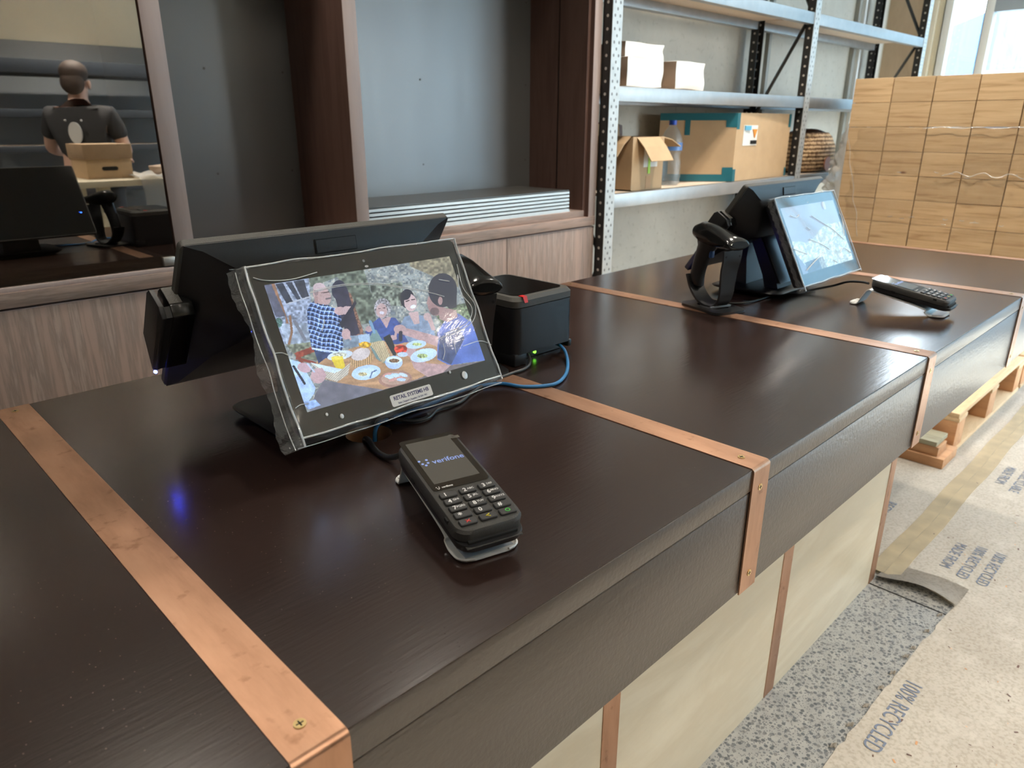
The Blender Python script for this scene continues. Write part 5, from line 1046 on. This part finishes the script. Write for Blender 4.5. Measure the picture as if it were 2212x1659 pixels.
# ================================================================== CARD TERMINALS
def card_terminal(loc, yaw, lab_t, lab_s):
    s = thing('terminal_stand', (loc[0], loc[1], 0), lab_s, 'stand', yaw, group='white stands under the card terminals')
    O0 = (0, 0, 0); w = .038; th = .0028
    prof = [(-.1105, .0035), (-.092, .0030), (-.078, .0032), (-.068, .0090), (-.058, .0200), (.058, .0430), (.070, .0445), (.078, .0410), (.090, .0200), (.0975, .0055), (.106, .0030), (.121, .0035)]
    P = spline([(0, y, z) for y, z in prof], 5); mb = MB(O0)
    def wid(y):
        if y < -.094: k = (-.094 - y) / .0165; return w * (1 - .45 * (1 - math.sqrt(max(0, 1 - min(1, k) ** 2)))) 
        if y > .108: k = (y - .108) / .013; return .030 * (1 - .6 * (1 - math.sqrt(max(0, 1 - min(1, k) ** 2))))
        return w - (.008 if y > .055 else .0) * min(1, (y - .055) / .03)
    rings = []
    for i, p in enumerate(P):
        d = (P[min(i + 1, len(P) - 1)] - P[max(i - 1, 0)]).normalized(); n = Vector((0, -d.z, d.y)); h = wid(p.y); a = p - n * th / 2; b = p + n * th / 2
        rings.append([(-h, a.y, a.z), (h, a.y, a.z), (h + .0008, (a.y + b.y) / 2, (a.z + b.z) / 2), (h, b.y, b.z), (-h, b.y, b.z), (-h - .0008, (a.y + b.y) / 2, (a.z + b.z) / 2)])
    mb.loft(rings, M_WHITEP)
    for sx in (-1, 1): mb.tube([(sx * wid(p.y), p.y, p.z + .0012) for p in P[:8]] , .0016, M_WHITEP, n=6, smooth=0)
    o = mb.build('moulded_stand', s, 40)
    mb = MB(O0); mb.prism([(-.030, -.105, .0050), (.030, -.105, .0050), (.030, -.081, .0050), (-.030, -.081, .0050)], (0, 0, .0004), plain('pale_blue_grey_pad', (0.42, 0.46, 0.52), 0.25)); mb.build('front_pad', s)
    mb = MB(O0); mb.cyl((-.02, .112, .0045), (-.02, .112, .006), .006, M_WHITEP); mb.cyl((.02, .112, .0045), (.02, .112, .006), .006, M_WHITEP); mb.build('rear_boss', s)
    t = thing('card_terminal', (loc[0], loc[1], 0), lab_t, 'card terminal', yaw, group='card terminals on white stands')
    v = Vector((0, math.cos(.1582), math.sin(.1582))); F = frame((1, 0, 0), v, (-.0017, -.0264, .0604)); L, Wd = .187, .083
    def ring(hw, f, b, r, z):
        pts = rrect(hw * 2, b - f, r, 6); return [(x, y + (b + f) / 2, z) for x, y in pts]
    mb = MB(O0, F); mb.loft([ring(.036, -.094, .085, .016, -.0275), ring(.0395, -.099, .090, .018, -.0250), ring(.0405, -.1005, .0935, .018, -.0190), ring(.040, -.0995, .0935, .018, -.0165)], M_PLASTIC_S); mb.build('lower_body', t)
    mb = MB(O0, F); mb.loft([ring(.0385, -.090, .0925, .016, -.0166), ring(.0412, -.0925, .0945, .017, -.0150), ring(.0415, -.0935, .0950, .017, -.0045), ring(.0395, -.0915, .0932, .016, -.0008), ring(.0375, -.0885, .0905, .014, 0)], M_TERM); mb.build('upper_shell', t)
    mb = MB(O0, F); mb.box(-.030, .030, -.0955, -.085, -.0170, -.0130, M_DARK, .0008); mb.box(-.034, .034, -.1008, -.0940, -.0186, -.0172, M_TERM, .0005); mb.build('card_slot', t)
    mb = MB(O0, F); mb.box(-.0423, -.0405, -.066, -.058, -.0065, -.002, M_DARK); mb.box(-.0418, -.0405, .030, .040, -.018, -.013, M_DARK, .001); mb.build('side_notch', t)
    mb = MB(O0, F); mb.box(.0405, .0450, -.058, .050, -.0260, -.0115, M_PLASTIC_G, .0030, 3); mb.box(.0437, .0450, -.055, .047, -.0118, -.0110, M_SILVER); mb.build('swipe_reader', t)
    mb = MB(O0, F); mb.prism([(x, y + .041, .0002) for x, y in rrect(.0725, .112, .005)], (0, 0, .0006), plain('brown_black_glass', (0.022, 0.017, 0.012), 0.07, spec=0.6), .0002, 1); g = mb.build('display_glass', t)
    mb = MB(O0, F); mb.prism([(-.0300, -.0025, .0009), (.0285, -.0025, .0009), (.0285, .0885, .0009), (-.0300, .0885, .0009)], (0, 0, .0001), plain('dim_lcd', (0.10, 0.095, 0.085), 0.10, spec=0.6)); lcd = mb.build('lcd_panel', g)
    M_LB = plain('lcd_blue', (0.12, 0.17, 0.36), 0.3, emit=(0.16, 0.24, 0.55), estr=0.35)
    text('screen_wordmark', 'verifone', .0125, M_LB, lcd, F @ Matrix.Translation((.0065, .0400, .0012)), bold=.00012)
    mb = MB(O0, F)
    for dx, dy in ((-.0285, .0470), (-.0190, .0470), (-.0265, .0405), (-.0195, .0405), (-.0235, .0365)): mb.cyl((dx, dy, .0010), (dx, dy, .0013), .00165, M_LB, n=14)
    mb.build('screen_emblem', lcd)
    text('bezel_wordmark', 'verifone', .0042, M_KEYTXT, g, F @ Matrix.Translation((-.0175, -.0108, .0010)), bold=.00008)
    mb = MB(O0, F)
    for dx, dy in ((-.0305, -.0090), (-.0272, -.0090), (-.0297, -.0113), (-.0274, -.0113), (-.0287, -.0128)): mb.cyl((dx, dy, .0008), (dx, dy, .0011), .00062, M_KEYTXT, n=8)
    mb.build('bezel_emblem', g)
    mb = MB(O0, F); mb.cyl((.0310, .0850, .0002), (.0310, .0850, .0011), .0045, plain('clear_tab', (0.11, 0.105, 0.095), 0.15), n=20); mb.box(.031, .041, .0800, .0855, .0006, .0011, MATS['clear_tab']); mb.build('film_pull_tab', g)
    keys = [('1', ''), ('2', 'ABC'), ('3', 'DEF'), ('4', 'GHI'), ('5', 'JKL'), ('6', 'MNO'), ('7', 'PQRS'), ('8', 'TUV'), ('9', 'WXYZ'), ('*', ''), ('0', ''), ('#', ''), ('X', 'r'), ('<', 'y'), ('O', 'g')]
    for k, (a, b) in enumerate(keys):
        cx = (-.0240, .0002, .0244)[k % 3]; cy = -.0275 - .0129 * (k // 3)
        mb = MB(O0, F); mb.loft([ring_at(cx, cy, .0205, .0098, .0022, 0), ring_at(cx, cy, .0205, .0098, .0022, .0020), ring_at(cx, cy, .0190, .0083, .0018, .0029)], M_KEY); kk = mb.build('key', t)
        if b in ('r', 'y', 'g'):
            m = {'r': M_RED, 'y': M_YEL, 'g': M_GRN}[b]; mb = MB(O0, F); z = .0031
            if b == 'r':
                for sg in (-1, 1): mb.tube([(cx - .0024, cy - .0020 * sg, z), (cx + .0024, cy + .0020 * sg, z)], .00045, m, n=6, smooth=0)
            elif b == 'y': mb.tube([(cx + .0024, cy + .0021, z), (cx - .0026, cy, z), (cx + .0024, cy - .0021, z)], .00045, m, n=6, smooth=0)
            else: mb.tube([(cx + .0026 * math.cos(q * PI / 8), cy + .0023 * math.sin(q * PI / 8), z) for q in range(17)], .00048, m, n=6, smooth=0)
            mb.build('key_symbol', kk)
        else:
            text('key_digit', a, .0085 if a != '*' else .011, M_KEYTXT, kk, F @ Matrix.Translation((cx - (.0035 if b or a == '1' else .003), cy - (0.001 if a == '*' else 0), .0030)), bold=.00014)
            if b: text('key_letters', b, .0043, M_KEYTXT, kk, F @ Matrix.Translation((cx + .0040, cy + .0008, .0030)), bold=.00006)
    return s, t
def ring_at(cx, cy, w, h, r, z): return [(x + cx, y + cy, z) for x, y in rrect(w, h, r, 3)]
sA, tA = card_terminal((.4966, .612), -.2693, 'black card payment terminal with lit keypad lettering, nearest the viewer', 'white curved plastic stand under the near card terminal')
sB, tB = dup(sA, (2.003, .598, 0), 'white curved plastic stand under the far card terminal', .02), dup(tA, (2.003, .598, 0), 'black card payment terminal farther away beside the far checkout screen', .02)

# ================================================================== BARCODE SCANNERS
def scanner(loc, yaw, lab1, lab2):
    st = thing('scanner_stand', (loc[0], loc[1], 0), lab2, 'scanner stand', yaw, group='looped scanner stands'); O0 = (0, 0, 0)
    mb = MB(O0)
    outer = rrect(.105, .150, .022, 5); inner = [(x * .52 - .0, y * .50) for x, y in outer]
    t = bmesh.new(); n = len(outer); V = {}
    for z in (.001, .0075):
        V[z] = ([t.verts.new((x, y, z)) for x, y in outer], [t.verts.new((x, y, z)) for x, y in inner])
    for i in range(n):
        j = (i + 1) % n
        for z in (.001, .0075): t.faces.new((V[z][0][i], V[z][0][j], V[z][1][j], V[z][1][i]))
        for q in (0, 1): t.faces.new((V[.001][q][i], V[.001][q][j], V[.0075][q][j], V[.0075][q][i]))
    bmesh.ops.recalc_face_normals(t, faces=t.faces); mb.add(t, M_PLASTIC_S); mb.box(-.03, .03, -.022, .022, .001, .0070, M_PLASTIC_S); mb.build('stand_foot', st)
    mb = MB(O0)
    loop = [(-.052, .158), (-.0515, .135), (-.046, .105), (-.0445, .075), (-.043, .045), (-.034, .022), (-.014, .0085), (.010, .0085), (.035, .016), (.058, .033), (.074, .053), (.086, .078)]
    P = spline([(0, y, z) for y, z in loop], 5)
    def hw(i):
        t_ = i / (len(P) - 1); return .030 - .010 * min(1, t_ / .45) + (.003 if t_ > .6 else 0)
    rings = []
    for i, p in enumerate(P):
        d = (P[min(i + 1, len(P) - 1)] - P[max(i - 1, 0)]).normalized(); nn = Vector((0, -d.z, d.y)); h = hw(i); a = p - nn * .003; b = p + nn * .003
        rings.append([(-h, a.y, a.z), (h, a.y, a.z), (h, b.y, b.z), (-h, b.y, b.z)])
    mb.loft(rings, M_PLASTIC_S); lp = mb.build('loop_arm', st, 45)
    for sx in (-.022, .022):
        mb = MB(O0); mb.cyl((sx, -.0555, .143), (sx, -.054, .143), .0028, M_DARK, n=12); mb.build('arm_hole', lp)
    mb = MB(O0); mb.box(-.034, .034, -.030, -.024, .0075, .013, M_SILVER, .001); mb.build('foot_clip', st)
    sc = thing('barcode_scanner', (loc[0], loc[1], 0), lab1, 'barcode scanner', yaw, group='black handheld scanners')
    mb = MB(O0)
    def sec(y, z0, z1, w, tp=1.0): 
        return [(w * math.cos(a) * (1 if math.sin(a) < 0 else tp), y + 0.12 * ((z0 + z1) / 2 + (z1 - z0) / 2 * math.sin(a) - .19), (z0 + z1) / 2 + (z1 - z0) / 2 * math.sin(a)) for a in [2 * PI * k / 20 for k in range(20)]]
    mb.loft([sec(.083, .186, .196, .012), sec(.078, .172, .208, .022), (sec(.055, .160, .217, .027)), sec(.02, .158, .214, .030, .9), sec(-.02, .158, .204, .034, .85), sec(-.05, .160, .194, .037, .9), sec(-.066, .160, .190, .037, .95), sec(-.070, .164, .186, .034, .95)], M_PLASTIC_G); hd = mb.build('scanner_head', sc, 50)
    mb = MB(O0); mb.loft([sec(-.0695, .1665, .1835, .028), sec(-.0725, .167, .183, .027)], M_GLASSBLK); mb.build('scan_window', hd)
    mb = MB(O0)
    def hs(c, rx, ry): return [(rx * math.cos(a), c[0] + ry * math.sin(a), c[1] + ry * .45 * math.sin(a)) for a in [2 * PI * k / 18 for k in range(18)]]
    mb.loft([hs((.036, .172), .019, .028), hs((.046, .150), .018, .024), hs((.056, .125), .0175, .021), hs((.064, .100), .0175, .0195), hs((.069, .075), .018, .020), hs((.068, .058), .017, .020), hs((.066, .050), .010, .012)], M_PLASTIC); mb.build('handle', sc, 50)
    mb = MB(O0); mb.box(-.007, .007, .018, .026, .128, .152, plain('blue_trigger', (0.03, 0.10, 0.28), 0.3), .003); mb.build('trigger', sc)
    return st, sc
s1, s2 = scanner((1.667, .945), -.31, 'black barcode scanner resting in the stand beside the far checkout terminal', 'black looped scanner stand on a flat foot across the copper strip')
dup(s1, (.889, 1.015, 0), 'black looped scanner stand half hidden behind the near customer screen', -.31); dup(s2, (.889, 1.015, 0), 'black barcode scanner mostly hidden between the near customer screen and the printer', -.31)

# ================================================================== WHAT THE CABINET GLASS MIRRORS: a worker at a bench behind the photographer
def skin_body(name, joints, bones, mats, root, parent, sub=2, org=(0, 0, 0)):
    me = bpy.data.meshes.new(name); names = list(joints); me.from_pydata([Vector(joints[n][0]) - Vector(org) for n in names], [(names.index(a), names.index(b)) for a, b in bones], [])
    o = bpy.data.objects.new(name, me); COL.objects.link(o); md = o.modifiers.new('skin', 'SKIN')
    for i, n in enumerate(names): r = joints[n][1]; r = (r, r) if not isinstance(r, tuple) else r; me.skin_vertices[0].data[i].radius = r; me.skin_vertices[0].data[i].use_root = (n == root)
    s = o.modifiers.new('sub', 'SUBSURF'); s.levels = sub; s.render_levels = sub
    dg = bpy.context.evaluated_depsgraph_get(); me2 = bpy.data.meshes.new_from_object(o.evaluated_get(dg)); bpy.data.objects.remove(o); me2.name = name
    for m in mats: me2.materials.append(m)
    for p in me2.polygons: p.use_smooth = True
    o2 = bpy.data.objects.new(name, me2); COL.objects.link(o2)
    if parent: o2.parent = parent
    return o2
M_SKIN = plain('skin', (0.55, 0.34, 0.26), 0.5); M_SHIRT = plain('black_cotton', (0.018, 0.018, 0.020), 0.85); M_TROU = plain('charcoal_trousers', (0.022, 0.022, 0.026), 0.85); M_HAIR = plain('dark_brown_hair', (0.045, 0.028, 0.020), 0.7, grain=0.8, gscale=300)
PO = (1.74, -2.12, -0.9)
ps = thing('person', PO, 'person in a black t-shirt and dark trousers mirrored in the cabinet glass, seen from behind', 'person', -2.5)
# local frame: +Y is the way the person faces (turned away from the glass), Z up from the floor
J = dict(pel=((0, 0, .98), (.155, .115)), spine=((0, 0, 1.15), (.160, .125)), chest=((0, .0, 1.34), (.185, .125)), neck0=((0, -.01, 1.46), (.085, .08)), neck=((.0, .0, 1.52), .062), head0=((.0, .03, 1.60), (.072, .085)), head1=((.0, .03, 1.69), (.078, .095)), head2=((0, .02, 1.745), (.055, .07)), 
         shl=((-.20, -.0, 1.42), .068), ell=((-.27, .03, 1.17), .046), wrl=((-.17, .26, 1.10), .030), hal=((-.15, .33, 1.09), .030),
         shr=((.20, 0, 1.42), .068), elr=((.28, .06, 1.18), .046), wrr=((.22, .30, 1.14), .030), har=((.20, .37, 1.13), .030),
         hipl=((-.10, 0, .90), .105), knl=((-.12, .02, .50), .062), anl=((-.12, -.01, .09), .042), tol=((-.13, .15, .04), .035),
         hipr=((.10, 0, .90), .105), knr=((.12, .03, .50), .062), anr=((.12, 0, .09), .042), tor=((.13, .16, .04), .035))
B_ = [('pel', 'spine'), ('spine', 'chest'), ('chest', 'neck0'), ('neck0', 'neck'), ('neck', 'head0'), ('head0', 'head1'), ('head1', 'head2'), ('chest', 'shl'), ('shl', 'ell'), ('ell', 'wrl'), ('wrl', 'hal'), ('chest', 'shr'), ('shr', 'elr'), ('elr', 'wrr'), ('wrr', 'har'), ('pel', 'hipl'), ('hipl', 'knl'), ('knl', 'anl'), ('anl', 'tol'), ('pel', 'hipr'), ('hipr', 'knr'), ('knr', 'anr'), ('anr', 'tor')]
for sd, hx in (('l', -.15), ('r', .20)):
    hy, hz = (.33, 1.09) if sd == 'l' else (.37, 1.13)
    for f, (dx, dy, dz, L) in enumerate(((-.028, .055, .0, 1), (-.010, .065, .0, 1), (.010, .062, -.002, 1), (.027, .050, -.004, 1))):
        J['f%s%da' % (sd, f)] = ((hx + dx, hy + dy * .6, hz + dz), .0095); J['f%s%db' % (sd, f)] = ((hx + dx * 1.1, hy + dy * 1.25, hz + dz - .022), .008); B_ += [('ha' + sd, 'f%s%da' % (sd, f)), ('f%s%da' % (sd, f), 'f%s%db' % (sd, f))]
    tx = .038 if sd == 'l' else -.038
    J['t' + sd] = ((hx + tx, hy + .012, hz - .008), .011); J['u' + sd] = ((hx + tx * 1.4, hy + .040, hz - .022), .009); B_ += [('ha' + sd, 't' + sd), ('t' + sd, 'u' + sd)]
body = skin_body('body', J, B_, [M_SKIN], 'pel', ps)
mb = MB((0, 0, 0)); mb.ell((0, .135, 1.635), (.012, .020, .022), M_SKIN, 10); mb.ell((-.085, .03, 1.635), (.012, .022, .032), M_SKIN, 10); mb.ell((.085, .03, 1.635), (.012, .022, .032), M_SKIN, 10); mb.build('ears_and_nose', ps)
mb = MB((0, 0, 0)); mb.ell((-.032, .112, 1.655), (.012, .008, .007), M_DARK, 8); mb.ell((.032, .112, 1.655), (.012, .008, .007), M_DARK, 8); mb.ell((0, .118, 1.590), (.024, .008, .007), M_RED, 8); mb.build('eyes_and_mouth', ps)
SH = {k: (J[k][0], tuple(x + .016 for x in (J[k][1] if isinstance(J[k][1], tuple) else (J[k][1],) * 2))) for k in ('pel', 'spine', 'chest', 'neck0', 'shl', 'shr')}
SH['sll'] = ((-.252, .02, 1.24), (.068, .068)); SH['slr'] = ((.258, .04, 1.25), (.068, .068)); SH['neck0'] = ((0, -.01, 1.455), (.088, .08))
skin_body('t_shirt', SH, [('pel', 'spine'), ('spine', 'chest'), ('chest', 'neck0'), ('chest', 'shl'), ('shl', 'sll'), ('chest', 'shr'), ('shr', 'slr')], [M_SHIRT], 'pel', ps)
TR = dict(a=((0, 0, .97), (.170, .130)), hipl=((-.10, 0, .88), .122), knl=((-.12, .02, .50), .085), anl=((-.12, 0, .10), .075), hipr=((.10, 0, .88), .122), knr=((.12, .03, .50), .085), anr=((.12, .01, .10), .075))
skin_body('trousers', TR, [('a', 'hipl'), ('hipl', 'knl'), ('knl', 'anl'), ('a', 'hipr'), ('hipr', 'knr'), ('knr', 'anr')], [M_TROU], 'a', ps)
mb = MB((0, 0, 0)); mb.ell((0, .005, 1.715), (.093, .112, .085), M_HAIR, 20); mb.ell((0, -.045, 1.645), (.082, .065, .085), M_HAIR, 18); mb.build('hair', ps)
mb = MB((0, 0, 0))
mb.loft([[(.045 * math.cos(a), -.1600 + o_, 1.30 + .075 * math.sin(a)) for a in [2 * PI * k / 20 for k in range(20)]] for o_ in (0, .02)], plain('pale_print', (0.45, 0.45, 0.44), 0.8)); mb.ell((-.055, -.152, 1.385), (.008, .012, .008), MATS['pale_print'], 8); mb.ell((.055, -.152, 1.385), (.008, .012, .008), MATS['pale_print'], 8); mb.build('shirt_print', ps)
for sx in (-.125, .135):
    mb = MB((0, 0, 0)); mb.ell((sx, .075, .045), (.050, .145, .045), M_PLASTIC, 16); mb.build('shoe', ps)
bn = thing('workbench', (2.25, -1.45, -0.9), 'high timber workbench behind the photographer, mirrored in the cabinet glass', 'bench'); BN = (2.25, -1.45, -0.9)
mb = MB(BN); mb.box(1.36, 2.9, -1.75, -1.05, .075, .115, M_PLY, .003); mb.build('bench_top', bn)
for x in (1.48, 2.76):
    for y in (-1.70, -1.16):
        mb = MB(BN); mb.box(x, x + .07, y, y + .07, -.9, .075, M_PLY, .003); mb.build('leg', bn)
org = (1.62, -1.42, .115); bx = thing('archive_box', org, 'lidded cardboard box with a hand hole on the bench, mirrored in the cabinet glass', 'box')
mb = MB(org); mb.box(1.48, 1.76, -1.60, -1.26, .1155, .30, M_CARD, .002); mb.build('box_body', bx)
mb = MB(org); mb.box(1.47, 1.77, -1.61, -1.25, .24, .335, M_CARDIN, .002); mb.build('box_lid', bx)
mb = MB(org); mb.prism([(x + 1.62, -1.2598, y + .18) for x, y in rrect(.10, .025, .012, 6)], (0, .003, 0), M_DARK); mb.build('hand_hole', bx)
org = (2.25, -1.2, .115); mb = MB(org)
mb.grid(lambda u, v: Vector((1.72 + .38 * u + .02 * math.sin(9 * v), -1.45 + .42 * min(v, .72) / .72, .122 + .02 * abs(math.sin(u * 9 + v * 4)) - (.34 * (v - .72) / .28 if v > .72 else 0) + .01 * math.sin(v * 13))), 24, 30, M_WRAP, .002)
mb.build('bubble_wrap', None, 80, label='translucent wrapping sheet hanging over the bench edge, mirrored in the glass', category='plastic wrap')
org = (2.5, -1.3, .115); mb = MB(org); crumple(mb, 1.92, 2.35, -1.45, -1.12, .116, .19, M_KRAFT, .02, 21)
mb.build('kraft_paper_pile', None, 60, label='crumpled brown paper lying on the bench, mirrored in the glass', category='paper')
